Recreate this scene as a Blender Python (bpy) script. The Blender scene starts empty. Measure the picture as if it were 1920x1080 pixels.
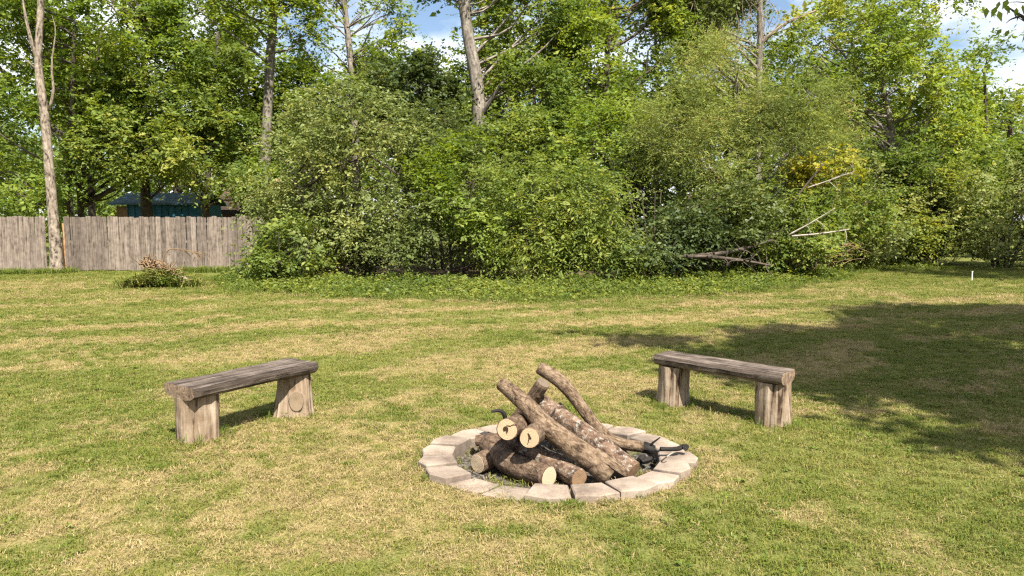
import bpy, math
import numpy as np
from mathutils import Vector

# ------------------------------------------------------------------ camera, sky, sun, exposure
sc = bpy.context.scene
COL = sc.collection
FPX, CAMH = 1430.0, 1.7                       # focal length in photo pixels (1920 wide), eye height
TH = math.atan(126 / FPX)                     # pitch down
cam = bpy.data.cameras.new('camera'); camo = bpy.data.objects.new('camera', cam); COL.objects.link(camo)
cam.sensor_width = 36; cam.lens = 36 * FPX / 1920; cam.clip_end = 3000
camo.location = (0, 0, CAMH); camo.rotation_euler = (math.pi / 2 - TH, 0, 0)
sc.camera = camo

SUN_EL = math.radians(52)
SH = Vector((-0.40, 0.917, 0)).normalized()    # direction in which shadows fall on the ground
world = bpy.data.worlds.new('World'); sc.world = world; world.use_nodes = True
wn, wl = world.node_tree.nodes, world.node_tree.links
for n in list(wn): wn.remove(n)
wo = wn.new('ShaderNodeOutputWorld'); bg = wn.new('ShaderNodeBackground')
sky = wn.new('ShaderNodeTexSky'); sky.sky_type = 'NISHITA'; sky.sun_disc = False
sky.sun_elevation = SUN_EL; sky.sun_rotation = math.atan2(-SH.x, -SH.y)
sky.air_density = 1.0; sky.dust_density = 0.6; sky.ozone_density = 1.2
tc = wn.new('ShaderNodeTexCoord'); mp = wn.new('ShaderNodeMapping')
mp.inputs['Scale'].default_value = (1.0, 1.0, 2.2); mp.inputs['Location'].default_value = (0.35, 0.1, 0.2)
cn = wn.new('ShaderNodeTexNoise'); cn.inputs['Scale'].default_value = 3.4; cn.inputs['Detail'].default_value = 8; cn.inputs['Roughness'].default_value = 0.55
cr = wn.new('ShaderNodeValToRGB'); cr.color_ramp.elements[0].position = 0.43; cr.color_ramp.elements[1].position = 0.57
cm = wn.new('ShaderNodeMixRGB'); cm.inputs['Color2'].default_value = (8.2, 8.5, 9.0, 1)
wl.new(tc.outputs['Generated'], mp.inputs['Vector']); wl.new(mp.outputs['Vector'], cn.inputs['Vector'])
wl.new(cn.outputs['Fac'], cr.inputs['Fac']); wl.new(cr.outputs['Color'], cm.inputs['Fac'])
wl.new(sky.outputs['Color'], cm.inputs['Color1']); wl.new(cm.outputs['Color'], bg.inputs['Color'])
bg.inputs['Strength'].default_value = 0.066
wl.new(bg.outputs['Background'], wo.inputs['Surface'])
sun = bpy.data.lights.new('sun', 'SUN'); suno = bpy.data.objects.new('sun', sun); COL.objects.link(suno)
sun.energy = 5.0; sun.angle = math.radians(0.53); sun.color = (1.0, 0.95, 0.86)
sd = Vector((SH.x * math.cos(SUN_EL), SH.y * math.cos(SUN_EL), -math.sin(SUN_EL)))
suno.rotation_euler = sd.to_track_quat('-Z', 'Y').to_euler()
suno.location = (10, -6, 20)
vs = sc.view_settings
vs.view_transform = 'Standard'; vs.look = 'None'; vs.exposure = 1.36; vs.gamma = 1.0; vs.use_curve_mapping = False
sc.cycles.max_bounces = 6; sc.cycles.diffuse_bounces = 3; sc.cycles.glossy_bounces = 2
sc.cycles.transmission_bounces = 4; sc.cycles.transparent_max_bounces = 4
sc.cycles.use_denoising = False
sc.cycles.caustics_reflective = False; sc.cycles.caustics_refractive = False
sc.cycles.filter_width = 1.3

# ------------------------------------------------------------------ helpers
R = np.random.default_rng(7)
def A(*v): return np.array(v, float)
def ray(px, py):
    x = (px - 960) / FPX; y = (540 - py) / FPX
    return A(x, math.cos(TH) + y * math.sin(TH), -math.sin(TH) + y * math.cos(TH))
def P(px, py, z=0.0):                         # photo pixel -> point at height z
    d = ray(px, py); t = (z - CAMH) / d[2]; return d * t + A(0, 0, CAMH)
def at(px, py, Y):                            # photo pixel -> point at distance Y
    d = ray(px, py); t = Y / d[1]; return d * t + A(0, 0, CAMH)
def nrm(v):
    return v / np.maximum(np.linalg.norm(v, axis=-1, keepdims=True), 1e-9)

def _hash(ix, iy, iz, seed):
    h = (ix * 374761393 + iy * 668265263 + iz * 2147483647 + seed * 1274126177) & 0xffffffff
    h = ((h ^ (h >> 13)) * 1274126177) & 0xffffffff
    h = h ^ (h >> 16)
    return (h & 0xffff) / 65535.0
def vnoise(p, seed=0):                        # value noise, p (n,3) -> 0..1
    p = np.asarray(p, float); i = np.floor(p).astype(np.int64); fr = p - i; fr = fr * fr * (3 - 2 * fr)
    r = 0
    for dx in (0, 1):
        for dy in (0, 1):
            for dz in (0, 1):
                w = (fr[:, 0] if dx else 1 - fr[:, 0]) * (fr[:, 1] if dy else 1 - fr[:, 1]) * (fr[:, 2] if dz else 1 - fr[:, 2])
                r = r + w * _hash(i[:, 0] + dx, i[:, 1] + dy, i[:, 2] + dz, seed)
    return r
def fbm(p, seed=0, oct=4):
    r, a, s = 0, 0.5, 0
    p = np.asarray(p, float)
    for o in range(oct):
        r = r + a * vnoise(p * (2 ** o), seed + o * 17); s += a; a *= 0.5
    return r / s

class MB:
    """collects vertices, faces, uvs; build() links them as one mesh object"""
    def __init__(s): s.v, s.f, s.uv, s.n = [], [], [], 0
    def add(s, v, f, uv=None):
        v = np.asarray(v, float).reshape(-1, 3)
        s.v.append(v); s.f += [tuple(int(i) + s.n for i in q) for q in f]
        s.uv.append(np.zeros((len(v), 2)) if uv is None else np.asarray(uv, float).reshape(-1, 2))
        s.n += len(v); return s
    def mesh(s, name, mat, smooth=False):
        v = np.concatenate(s.v); uv = np.concatenate(s.uv)
        me = bpy.data.meshes.new(name); me.from_pydata(v.tolist(), [], s.f)
        lay = me.uv_layers.new(name='UVMap')
        li = np.zeros(len(me.loops), dtype=np.int32); me.loops.foreach_get('vertex_index', li)
        lay.data.foreach_set('uv', uv[li].astype(np.float32).ravel())
        if smooth: me.polygons.foreach_set('use_smooth', np.ones(len(me.polygons), dtype=bool))
        me.materials.append(mat); me.update(); return me
    def build(s, name, mat, parent=None, smooth=False):
        return link(name, s.mesh(name, mat, smooth), parent)
def link(name, me, parent=None):
    o = bpy.data.objects.new(name, me); COL.objects.link(o)
    if parent is not None:
        o.parent = parent; o.matrix_parent_inverse = parent.matrix_basis.inverted()
    return o
def tag(o, label=None, cat=None, group=None, kind=None):
    if label: o['label'] = label
    if cat: o['category'] = cat
    if group: o['group'] = group
    if kind: o['kind'] = kind
    return o
def empty(name, loc, label, cat, group=None):
    o = bpy.data.objects.new(name, None); COL.objects.link(o); o.empty_display_size = 0.1
    o.location = Vector(loc); return tag(o, label, cat, group)

def spline(pts, n):
    """Catmull-Rom through pts, n samples"""
    pts = np.asarray(pts, float)
    if len(pts) == 2: return pts[0] + (pts[1] - pts[0]) * np.linspace(0, 1, n)[:, None]
    q = np.vstack([2 * pts[0] - pts[1], pts, 2 * pts[-1] - pts[-2]])
    t = np.linspace(0, len(pts) - 1 - 1e-6, n); k = t.astype(int); u = (t - k)[:, None]
    a, b, c, d = q[k], q[k + 1], q[k + 2], q[k + 3]
    return 0.5 * (2 * b + (c - a) * u + (2 * a - 5 * b + 4 * c - d) * u ** 2 + (3 * b - a - 3 * c + d) * u ** 3)

def tube(mb, pts, radii, seg=8, rough=0.0, rfreq=8.0, seed=0, cap=(True, True), oval=None):
    """tapered tube with noise-roughened sides; returns the two end rings"""
    pts = np.asarray(pts, float); n = len(pts)
    radii = np.broadcast_to(np.asarray(radii, float), (n,)) if np.ndim(radii) else np.full(n, radii)
    tang = nrm(np.gradient(pts, axis=0))
    ref = A(0, 0, 1) if abs(tang[0][2]) < 0.9 else A(1, 0, 0)
    u = nrm(np.cross(tang[0], ref)); us = [u]
    for k in range(1, n):
        u = nrm(u - tang[k] * np.dot(u, tang[k])); us.append(u)
    us = np.array(us); ws = np.cross(tang, us)
    ang = np.linspace(0, 2 * math.pi, seg + 1)
    L = np.concatenate([[0], np.cumsum(np.linalg.norm(np.diff(pts, axis=0), axis=1))])
    ca, sa = np.cos(ang), np.sin(ang)
    v = pts[:, None, :] + radii[:, None, None] * (us[:, None, :] * ca[None, :, None] + ws[:, None, :] * sa[None, :, None])
    if rough > 0:
        q = np.stack([np.broadcast_to(ca * 1.3, (n, seg + 1)), np.broadcast_to(sa * 1.3, (n, seg + 1)),
                      np.broadcast_to((L * rfreq)[:, None], (n, seg + 1))], -1).reshape(-1, 3)
        dsp = (fbm(q + seed * 7.3, seed, 3).reshape(n, seg + 1) - 0.5) * 2
        v = pts[:, None, :] + (v - pts[:, None, :]) * (1 + rough * dsp)[..., None]
    uv = np.stack([np.broadcast_to(ang / (2 * math.pi), (n, seg + 1)), np.broadcast_to(L[:, None], (n, seg + 1))], -1)
    fs = []
    for k in range(n - 1):
        for j in range(seg):
            a = k * (seg + 1) + j; fs.append((a, a + 1, a + seg + 2, a + seg + 1))
    rings = (v[0, :seg].copy(), v[-1, :seg].copy())
    vv = v.reshape(-1, 3); uvv = uv.reshape(-1, 2)
    if cap[0]: fs.append(tuple(range(seg - 1, -1, -1)))
    if cap[1]: b = (n - 1) * (seg + 1); fs.append(tuple(b + j for j in range(seg)))
    mb.add(vv, fs, uvv)
    return rings, (tang[0], tang[-1])

def disc(mb, ring, out, lift=0.002, dish=0.0):
    """end-grain disc filling ring, facing out; uv in metres from the pith"""
    ring = np.asarray(ring); c = ring.mean(0); out = nrm(A(*out)); n = len(ring)
    u = nrm(ring[0] - c); u = nrm(u - out * np.dot(u, out)); w = np.cross(out, u)
    vs_, uvs = [], []
    for s, l in ((1.0, 0.0), (0.99, lift), (0.55, lift - dish * 0.6), (0.2, lift - dish)):
        p = c + (ring - c) * s + out * l; vs_.append(p)
        uvs.append(np.stack([(p - c) @ u, (p - c) @ w], -1))
    vs_.append((c + out * (lift - dish))[None]); uvs.append(np.zeros((1, 2)))
    fs = []
    for k in range(3):
        for j in range(n):
            a, b = k * n + j, k * n + (j + 1) % n; fs.append((a, b, b + n, a + n))
    for j in range(n): fs.append((3 * n + j, 3 * n + (j + 1) % n, 4 * n))
    v = np.concatenate(vs_); q = v[list(fs[0][:3])]
    if np.dot(np.cross(q[1] - q[0], q[2] - q[0]), out) < 0 and False: fs = [tuple(reversed(f)) for f in fs]
    mb.add(v, fs, np.concatenate(uvs))

def box(mb, lo, hi, jit=0.0, rng=None):
    lo, hi = A(*lo), A(*hi)
    v = np.array([[(lo, hi)[i][0], (lo, hi)[j][1], (lo, hi)[k][2]] for k in (0, 1) for j in (0, 1) for i in (0, 1)])
    if jit: v = v + rng.uniform(-jit, jit, v.shape)
    mb.add(v, [(0, 2, 3, 1), (4, 5, 7, 6), (0, 1, 5, 4), (2, 6, 7, 3), (0, 4, 6, 2), (1, 3, 7, 5)],
           np.stack([v[:, 0] + v[:, 1], v[:, 2]], -1))

# ------------------------------------------------------------------ materials
def material(name):
    m = bpy.data.materials.new(name); m.use_nodes = True
    nt = m.node_tree; b = nt.nodes['Principled BSDF']; return m, nt, nt.nodes, nt.links, b
def tight(stops, k=.55): return [(.5 + (p_ - .5) * k, c_) for p_, c_ in stops]
def ramp(nodes, stops):
    r = nodes.new('ShaderNodeValToRGB'); e = r.color_ramp.elements
    while len(e) < len(stops): e.new(0.5)
    for q, (p, c) in zip(e, stops): q.position = p; q.color = (*c, 1)
    return r
def mix(nodes, links, f, a, b, mode='MIX'):
    m = nodes.new('ShaderNodeMixRGB'); m.blend_type = mode
    for s, v in zip(('Fac', 'Color1', 'Color2'), (f, a, b)):
        if hasattr(v, 'links') or hasattr(v, 'is_linked'): links.new(v, m.inputs[s])
        else: m.inputs[s].default_value = v if s == 'Fac' else (*v, 1)
    return m.outputs['Color']
def noise(nodes, links, vec, scale, detail=4, rough=0.55, mscale=None, dist=0.0):
    n = nodes.new('ShaderNodeTexNoise'); n.inputs['Scale'].default_value = scale
    n.inputs['Detail'].default_value = detail; n.inputs['Roughness'].default_value = rough; n.inputs['Distortion'].default_value = dist
    if mscale is not None:
        q = nodes.new('ShaderNodeMapping'); q.inputs['Scale'].default_value = mscale
        links.new(vec, q.inputs['Vector']); vec = q.outputs['Vector']
    links.new(vec, n.inputs['Vector']); return n.outputs['Fac']

def leaf_material(name, stops, transl=0.45, rough=0.55, spec=0.2, gain=1.26, hue=(1.12, 1.0, 1.3)):
    m, nt, N, L, b = material(name)
    at_ = N.new('ShaderNodeAttribute'); at_.attribute_name = 'tone'
    stops = [(p_, tuple(min(.6, c_ * gain * w_) for c_, w_ in zip(col_, hue))) for p_, col_ in stops]
    r = ramp(N, stops); L.new(at_.outputs['Fac'], r.inputs['Fac'])
    L.new(r.outputs['Color'], b.inputs['Base Color']); b.inputs['Roughness'].default_value = rough
    b.inputs['Specular IOR Level'].default_value = spec
    t = N.new('ShaderNodeBsdfTranslucent'); hs = N.new('ShaderNodeHueSaturation')
    hs.inputs['Hue'].default_value = 0.485; hs.inputs['Saturation'].default_value = 1.15; hs.inputs['Value'].default_value = 1.35
    L.new(r.outputs['Color'], hs.inputs['Color']); L.new(hs.outputs['Color'], t.inputs['Color'])
    mx = N.new('ShaderNodeMixShader'); mx.inputs['Fac'].default_value = transl
    L.new(b.outputs['BSDF'], mx.inputs[1]); L.new(t.outputs['BSDF'], mx.inputs[2])
    L.new(mx.outputs['Shader'], N['Material Output'].inputs['Surface']); return m

M = {}
M['leaf_olive'] = leaf_material('leaf_olive', [(0, (.055, .080, .022)), (.45, (.120, .150, .045)), (.8, (.185, .210, .072)), (1, (.24, .25, .08))], .36, .55, .2, 1.22, (1.02, 1.0, .95))
M['leaf_green'] = leaf_material('leaf_green', [(0, (.045, .080, .014)), (.45, (.105, .155, .026)), (.8, (.165, .215, .036)), (1, (.23, .25, .042))], hue=(1.08, 1.0, 1.3))
M['leaf_dark'] = leaf_material('leaf_dark', [(0, (.026, .046, .010)), (.5, (.064, .098, .020)), (.85, (.115, .150, .030)), (1, (.17, .18, .04))], .34, .5, .3, 1.15)
M['leaf_yellow'] = leaf_material('leaf_yellow', [(0, (.070, .115, .016)), (.4, (.135, .190, .026)), (.75, (.205, .250, .036)), (1, (.29, .30, .045))], .42, hue=(1.04, 1.0, 1.3))
M['leaf_gold'] = leaf_material('leaf_gold', [(0, (.12, .17, .02)), (.5, (.23, .25, .03)), (1, (.36, .33, .035))], .42)
M['cedar'] = leaf_material('cedar', [(0, (.060, .082, .022)), (.5, (.140, .170, .040)), (.85, (.215, .235, .055)), (1, (.25, .20, .07))], .36, .65, .15, 1.42, (1.03, 1.02, 1.1))
M['ivy'] = leaf_material('ivy', [(0, (.050, .090, .012)), (.5, (.105, .155, .020)), (1, (.20, .24, .035))], .35, .5, .25, 1.0)

def bark(name, stops, lichen=0.0, sc_u=14, sc_v=3, bump=0.5, rough=0.9):
    m, nt, N, L, b = material(name)
    uv = N.new('ShaderNodeUVMap'); uv.uv_map = 'UVMap'
    geo = N.new('ShaderNodeNewGeometry')
    n1 = noise(N, L, uv.outputs['UV'], 1, 6, .65, (sc_u, sc_v, 1), .6)
    n2 = noise(N, L, geo.outputs['Position'], 9, 4, .6)
    s = N.new('ShaderNodeMath'); s.operation = 'MULTIPLY_ADD'; s.inputs[1].default_value = .7
    L.new(n1, s.inputs[0]); q = N.new('ShaderNodeMath'); q.operation = 'MULTIPLY'; q.inputs[1].default_value = .3
    L.new(n2, q.inputs[0]); L.new(q.outputs[0], s.inputs[2])
    r = ramp(N, tight(stops)); L.new(s.outputs[0], r.inputs['Fac']); c = r.outputs['Color']
    if lichen:
        n3 = noise(N, L, geo.outputs['Position'], 38, 6, .75)
        lr = ramp(N, [(.66 - lichen * .14, (0, 0, 0)), (.74 - lichen * .14, (.8, .8, .8))]); L.new(n3, lr.inputs['Fac'])
        c = mix(N, L, lr.outputs['Color'], c, (.34, .32, .27))
    L.new(c, b.inputs['Base Color']); b.inputs['Roughness'].default_value = rough; b.inputs['Specular IOR Level'].default_value = .2
    bp = N.new('ShaderNodeBump'); bp.inputs['Strength'].default_value = bump; bp.inputs['Distance'].default_value = .02
    L.new(s.outputs[0], bp.inputs['Height']); L.new(bp.outputs['Normal'], b.inputs['Normal']); return m
M['bark_tan'] = bark('bark_tan', [(.30, (.040, .025, .015)), (.46, (.115, .076, .046)), (.58, (.175, .120, .076)), (.75, (.25, .185, .125))], .3, 15, 24, 1.0)
M['bark_lichen'] = bark('bark_lichen', [(.32, (.035, .022, .015)), (.5, (.12, .072, .046)), (.75, (.22, .15, .10))], .9, 10, 12, 1.0)
M['bark_brown'] = bark('bark_brown', [(.3, (.04, .025, .017)), (.48, (.10, .064, .040)), (.62, (.155, .105, .069)), (.78, (.23, .165, .115))], .35, 18, 24, 1.0)
M['bark_char'] = bark('bark_char', [(.3, (.008, .007, .006)), (.7, (.035, .03, .027))], 0, 9, 9, .8)
M['trunk_pale'] = bark('trunk_pale', [(.34, (.045, .034, .026)), (.46, (.185, .145, .108)), (.6, (.27, .22, .17)), (.75, (.37, .31, .25))], .25, 9, 3.5, 1.0)
M['trunk_grey'] = bark('trunk_grey', [(.3, (.055, .045, .037)), (.5, (.165, .14, .115)), (.75, (.31, .27, .22))], .1, 12, 2, .8)
M['trunk_dark'] = bark('trunk_dark', [(.3, (.022, .017, .012)), (.55, (.07, .055, .04)), (.8, (.14, .11, .085))], 0, 12, 2, .8)
M['dead_pale'] = bark('dead_pale', [(.3, (.16, .13, .10)), (.6, (.38, .33, .27))], 0, 8, 3, .6)
M['dead_brown'] = bark('dead_brown', [(.3, (.09, .055, .03)), (.6, (.24, .155, .085))], 0, 8, 3, .5)
M['stump'] = bark('stump', [(.33, (.045, .028, .018)), (.44, (.20, .14, .09)), (.58, (.26, .195, .135)), (.75, (.35, .28, .205))], 0, 24, 1.6, .8)

def cut_wood(name, a, bcol, rings=1.0, stain=.3):
    m, nt, N, L, b = material(name)
    uv = N.new('ShaderNodeUVMap'); uv.uv_map = 'UVMap'
    w = N.new('ShaderNodeTexWave'); w.wave_type = 'RINGS'; w.rings_direction = 'Z'; w.inputs['Scale'].default_value = 34; w.inputs['Distortion'].default_value = 2.5
    w.inputs['Detail'].default_value = 3; w.inputs['Detail Scale'].default_value = 1.2
    L.new(uv.outputs['UV'], w.inputs['Vector'])
    n = noise(N, L, uv.outputs['UV'], 16, 5, .6)
    wm = N.new('ShaderNodeMath'); wm.operation = 'MULTIPLY'; wm.inputs[1].default_value = .35 * rings; L.new(w.outputs['Fac'], wm.inputs[0])
    c = mix(N, L, wm.outputs[0], a, bcol)
    r = ramp(N, [(.5, (0, 0, 0)), (.75, (stain, stain, stain))]); L.new(n, r.inputs['Fac'])
    c = mix(N, L, r.outputs['Color'], c, tuple(x * .45 for x in bcol))
    L.new(c, b.inputs['Base Color']); b.inputs['Roughness'].default_value = .85; b.inputs['Specular IOR Level'].default_value = .2
    bp = N.new('ShaderNodeBump'); bp.inputs['Strength'].default_value = .4; bp.inputs['Distance'].default_value = .004
    L.new(w.outputs['Fac'], bp.inputs['Height']); L.new(bp.outputs['Normal'], b.inputs['Normal']); return m
M['cut_fresh'] = cut_wood('cut_fresh', (.42, .30, .185), (.29, .18, .095), .8, .25)
M['cut_cream'] = cut_wood('cut_cream', (.50, .39, .26), (.38, .27, .16), .6, .15)
M['cut_old'] = cut_wood('cut_old', (.27, .17, .095), (.14, .085, .05), 1, .6)
M['cut_grey'] = cut_wood('cut_grey', (.15, .112, .08), (.10, .075, .055), 1, .4)
M['hollow'] = cut_wood('hollow', (.03, .018, .010), (.02, .012, .008), .3, .2)

def weathered(name, stops, su, sv, bump=.5, dist=.01, blotch=None):
    """grey boards: streaks along v"""
    m, nt, N, L, b = material(name)
    uv = N.new('ShaderNodeUVMap'); uv.uv_map = 'UVMap'
    oi = N.new('ShaderNodeObjectInfo'); ad = N.new('ShaderNodeVectorMath'); ad.operation = 'ADD'
    cx = N.new('ShaderNodeCombineXYZ'); mu = N.new('ShaderNodeMath'); mu.operation = 'MULTIPLY'; mu.inputs[1].default_value = 37
    L.new(oi.outputs['Random'], mu.inputs[0]); L.new(mu.outputs[0], cx.inputs[0]); L.new(mu.outputs[0], cx.inputs[1])
    L.new(uv.outputs['UV'], ad.inputs[0]); L.new(cx.outputs[0], ad.inputs[1]); vec = ad.outputs[0]
    n1 = noise(N, L, vec, 1, 6, .7, (su, sv, 1), .8)
    n2 = noise(N, L, vec, 6, 4, .6)
    f = mix(N, L, .3, n1, n2)
    r = ramp(N, tight(stops)); L.new(f, r.inputs['Fac']); c = r.outputs['Color']
    hv = N.new('ShaderNodeHueSaturation'); mr = N.new('ShaderNodeMapRange'); mr.inputs['To Min'].default_value = .66; mr.inputs['To Max'].default_value = 1.22
    L.new(oi.outputs['Random'], mr.inputs['Value']); L.new(mr.outputs[0], hv.inputs['Value']); L.new(c, hv.inputs['Color']); c = hv.outputs['Color']
    L.new(c, b.inputs['Base Color']); b.inputs['Roughness'].default_value = .88; b.inputs['Specular IOR Level'].default_value = .25
    bp = N.new('ShaderNodeBump'); bp.inputs['Strength'].default_value = bump; bp.inputs['Distance'].default_value = dist
    L.new(f, bp.inputs['Height']); L.new(bp.outputs['Normal'], b.inputs['Normal']); return m
M['seat_top'] = weathered('seat_wood', [(.34, (.020, .014, .010)), (.46, (.075, .055, .042)), (.58, (.128, .099, .079)), (.74, (.22, .18, .15))], 34, 1.5, 1.0, .014)
M['seat_end'] = weathered('seat_end_grain', [(.3, (.07, .045, .03)), (.5, (.22, .15, .10)), (.75, (.36, .26, .17))], 30, 30, .6, .008)
M['picket'] = weathered('picket_wood', [(.26, (.040, .030, .022)), (.44, (.135, .105, .083)), (.60, (.200, .160, .128)), (.80, (.28, .228, .185))], 30, 1.1, .6, .006)
M['post_orange'] = weathered('post_orange', [(.3, (.13, .06, .025)), (.55, (.34, .19, .09)), (.8, (.48, .33, .19))], 20, 2, .6, .01)
M['rail'] = weathered('rail_wood', [(.3, (.08, .06, .05)), (.7, (.25, .21, .17))], 20, 2, .4, .01)

def stone():
    m, nt, N, L, b = material('concrete_block')
    tcn = N.new('ShaderNodeTexCoord'); oi = N.new('ShaderNodeObjectInfo')
    geo = N.new('ShaderNodeNewGeometry'); v = geo.outputs['Position']
    n1 = noise(N, L, v, 5, 5, .6); n2 = noise(N, L, v, 90, 3, .7)
    r = ramp(N, [(.3, (.165, .125, .096)), (.5, (.29, .228, .176)), (.7, (.385, .312, .245))]); L.new(n1, r.inputs['Fac'])
    r2 = ramp(N, [(.3, (.55, .52, .5)), (.55, (1, 1, 1))]); L.new(n2, r2.inputs['Fac'])
    c = mix(N, L, .6, r.outputs['Color'], r2.outputs['Color'], 'MULTIPLY')
    hv = N.new('ShaderNodeHueSaturation'); mr = N.new('ShaderNodeMapRange'); mr.inputs['To Min'].default_value = .82; mr.inputs['To Max'].default_value = 1.12
    L.new(oi.outputs['Random'], mr.inputs['Value']); L.new(mr.outputs[0], hv.inputs['Value']); L.new(c, hv.inputs['Color'])
    # soot on the faces that look into the fire
    at_ = N.new('ShaderNodeAttribute'); at_.attribute_name = 'soot'
    n3 = noise(N, L, v, 11, 4, .6); sm = N.new('ShaderNodeMath'); sm.operation = 'MULTIPLY'; L.new(at_.outputs['Fac'], sm.inputs[0])
    rs = ramp(N, [(.3, (.3, .3, .3)), (.6, (1, 1, 1))]); L.new(n3, rs.inputs['Fac']); L.new(rs.outputs['Color'], sm.inputs[1])
    c = mix(N, L, sm.outputs[0], hv.outputs['Color'], (.045, .040, .038))
    L.new(c, b.inputs['Base Color']); b.inputs['Roughness'].default_value = .95; b.inputs['Specular IOR Level'].default_value = .15
    bp = N.new('ShaderNodeBump'); bp.inputs['Strength'].default_value = .5; bp.inputs['Distance'].default_value = .006
    L.new(mix(N, L, .5, n1, n2), bp.inputs['Height']); L.new(bp.outputs['Normal'], b.inputs['Normal']); return m
M['stone'] = stone()

def plain(name, col, var=.25, scale=4, rough=.85, spec=.3):
    m, nt, N, L, b = material(name)
    geo = N.new('ShaderNodeNewGeometry'); n = noise(N, L, geo.outputs['Position'], scale, 5, .65)
    r = ramp(N, [(.3, tuple(c * (1 - var) for c in col)), (.7, tuple(min(1, c * (1 + var)) for c in col))]); L.new(n, r.inputs['Fac'])
    L.new(r.outputs['Color'], b.inputs['Base Color']); b.inputs['Roughness'].default_value = rough; b.inputs['Specular IOR Level'].default_value = spec
    bp = N.new('ShaderNodeBump'); bp.inputs['Strength'].default_value = .3; bp.inputs['Distance'].default_value = .01
    L.new(n, bp.inputs['Height']); L.new(bp.outputs['Normal'], b.inputs['Normal']); return m
M['blue_wall'] = plain('blue_siding', (.03, .11, .15)); M['blue_roof'] = plain('blue_roof', (.06, .10, .13), .3, 2)
M['shed_door'] = plain('shed_door', (.20, .12, .05), .3, 3); M['house_roof'] = plain('brown_shingle', (.40, .24, .15), .25, 14)
M['house_wall'] = plain('house_wall', (.11, .075, .055)); M['eave'] = plain('dark_eave', (.035, .028, .024))
M['stake'] = plain('white_stake', (.5, .5, .48), .1); M['ash'] = plain('fire_pit_floor', (.20, .155, .10), .5, 18)

def blade_material(name, stops, transl=.3):
    m, nt, N, L, b = material(name)
    geo = N.new('ShaderNodeNewGeometry'); oi = N.new('ShaderNodeObjectInfo')
    n = noise(N, L, geo.outputs['Position'], .9, 3, .6)
    f = mix(N, L, .34, geo.outputs['Random Per Island'], oi.outputs['Random']); f = mix(N, L, .38, f, n)
    r = ramp(N, [(p_, (c_[0] * .92, c_[1] * .92, c_[2] * .80)) for p_, c_ in stops]); L.new(f, r.inputs['Fac'])
    L.new(r.outputs['Color'], b.inputs['Base Color']); b.inputs['Roughness'].default_value = .6; b.inputs['Specular IOR Level'].default_value = .25
    t = N.new('ShaderNodeBsdfTranslucent'); L.new(r.outputs['Color'], t.inputs['Color'])
    mx = N.new('ShaderNodeMixShader'); mx.inputs['Fac'].default_value = transl
    L.new(b.outputs['BSDF'], mx.inputs[1]); L.new(t.outputs['BSDF'], mx.inputs[2])
    L.new(mx.outputs['Shader'], N['Material Output'].inputs['Surface']); return m
M['grass'] = blade_material('grass_blade', [(.22, (.115, .140, .022)), (.45, (.185, .205, .038)), (.60, (.255, .245, .066)), (.78, (.35, .29, .11))])
M['lush'] = blade_material('lush_blade', [(.25, (.065, .110, .014)), (.5, (.125, .170, .024)), (.8, (.21, .23, .04))])
M['straw'] = blade_material('straw_blade', [(.2, (.19, .140, .060)), (.5, (.325, .243, .122)), (.8, (.45, .348, .195))], .15)

# ------------------------------------------------------------------ ground
RC = A(0.31, 5.25); RA, RB = 0.945, 0.80          # fire ring centre and outer half axes
def ringq(x, y): return np.sqrt(((x - RC[0]) / RA) ** 2 + ((y - RC[1]) / RB) ** 2)
def dryness(x, y):
    """0 green .. 1 straw: patches plus the raked windrows left by the mower"""
    x = np.asarray(x, float); y = np.asarray(y, float); z = np.zeros_like(x)
    big = fbm(np.stack([x * .45, y * .38, z], -1) + 3.1, 3, 3)
    med = fbm(np.stack([x * 1.5, y * 1.3, z], -1), 11, 3)
    fine = fbm(np.stack([x * 5, y * 4.5, z], -1), 23, 2)
    c = -x * .42 + y * .907 + (fbm(np.stack([x * .25, y * .25, z], -1), 5, 2) - .5) * 2.4
    row = .5 + .5 * np.sin(c * 2 * math.pi / 1.75 + 1.2)
    far = np.clip((y - 6.2) / 2.5, 0, 1) * np.clip((19.5 - y) / 3.5, 0, 1)
    d = .19 + (big - .5) * 1.3 + (med - .5) * 1.2 + (fine - .5) * 1.0 + far * (row - .45) * .78
    d = d + .42 * np.exp(-(((x + 1.9) / 1.5) ** 2 + ((y - 4.3) / 1.3) ** 2)) + .25 * np.exp(-(((x + 3.2) / 1.6) ** 2 + ((y - 6.6) / .9) ** 2))
    d = d + .35 * np.exp(-((ringq(x, y) - 1.12) / .16) ** 2) - .12 * np.clip((x - .8) / 2, 0, 1) * np.clip((7 - y) / 2, 0, 1)
    d = d + .35 * np.exp(-(((x - 9.5) / 4) ** 2 + ((y - 15.5) / 2.2) ** 2))
    d = d - .6 * np.clip((y - 18.5 - .2 * np.abs(x)) / 2.5, 0, 1)
    return np.clip(d, 0, 1)
def height(x, y):
    x = np.asarray(x, float); y = np.asarray(y, float); z = np.zeros_like(x)
    h = (fbm(np.stack([x * .5, y * .5, z], -1), 41, 3) - .5) * .05 + (fbm(np.stack([x * 3, y * 3, z], -1), 43, 2) - .5) * .025
    q = ringq(x, y); w = np.clip((1.35 - q) / .25, 0, 1)
    h = h * (1 - w)
    return h - .065 * np.clip((.80 - q) / .08, 0, 1) + .018 * np.exp(-((q - 1.1) / .1) ** 2)
xs = np.concatenate([[-900, -300, -120, -60, -38], np.linspace(-24, 24, 241), [38, 60, 120, 300, 900]])
ys = np.concatenate([[-300, -60, -15, -3], np.linspace(1.5, 32, 245), [40, 60, 120, 300, 1200]])
X, Y = np.meshgrid(xs, ys); Z = height(X.ravel(), Y.ravel()); D = dryness(X.ravel(), Y.ravel())
nx = len(xs); gi = np.arange(len(ys) * nx).reshape(len(ys), nx)
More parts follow.
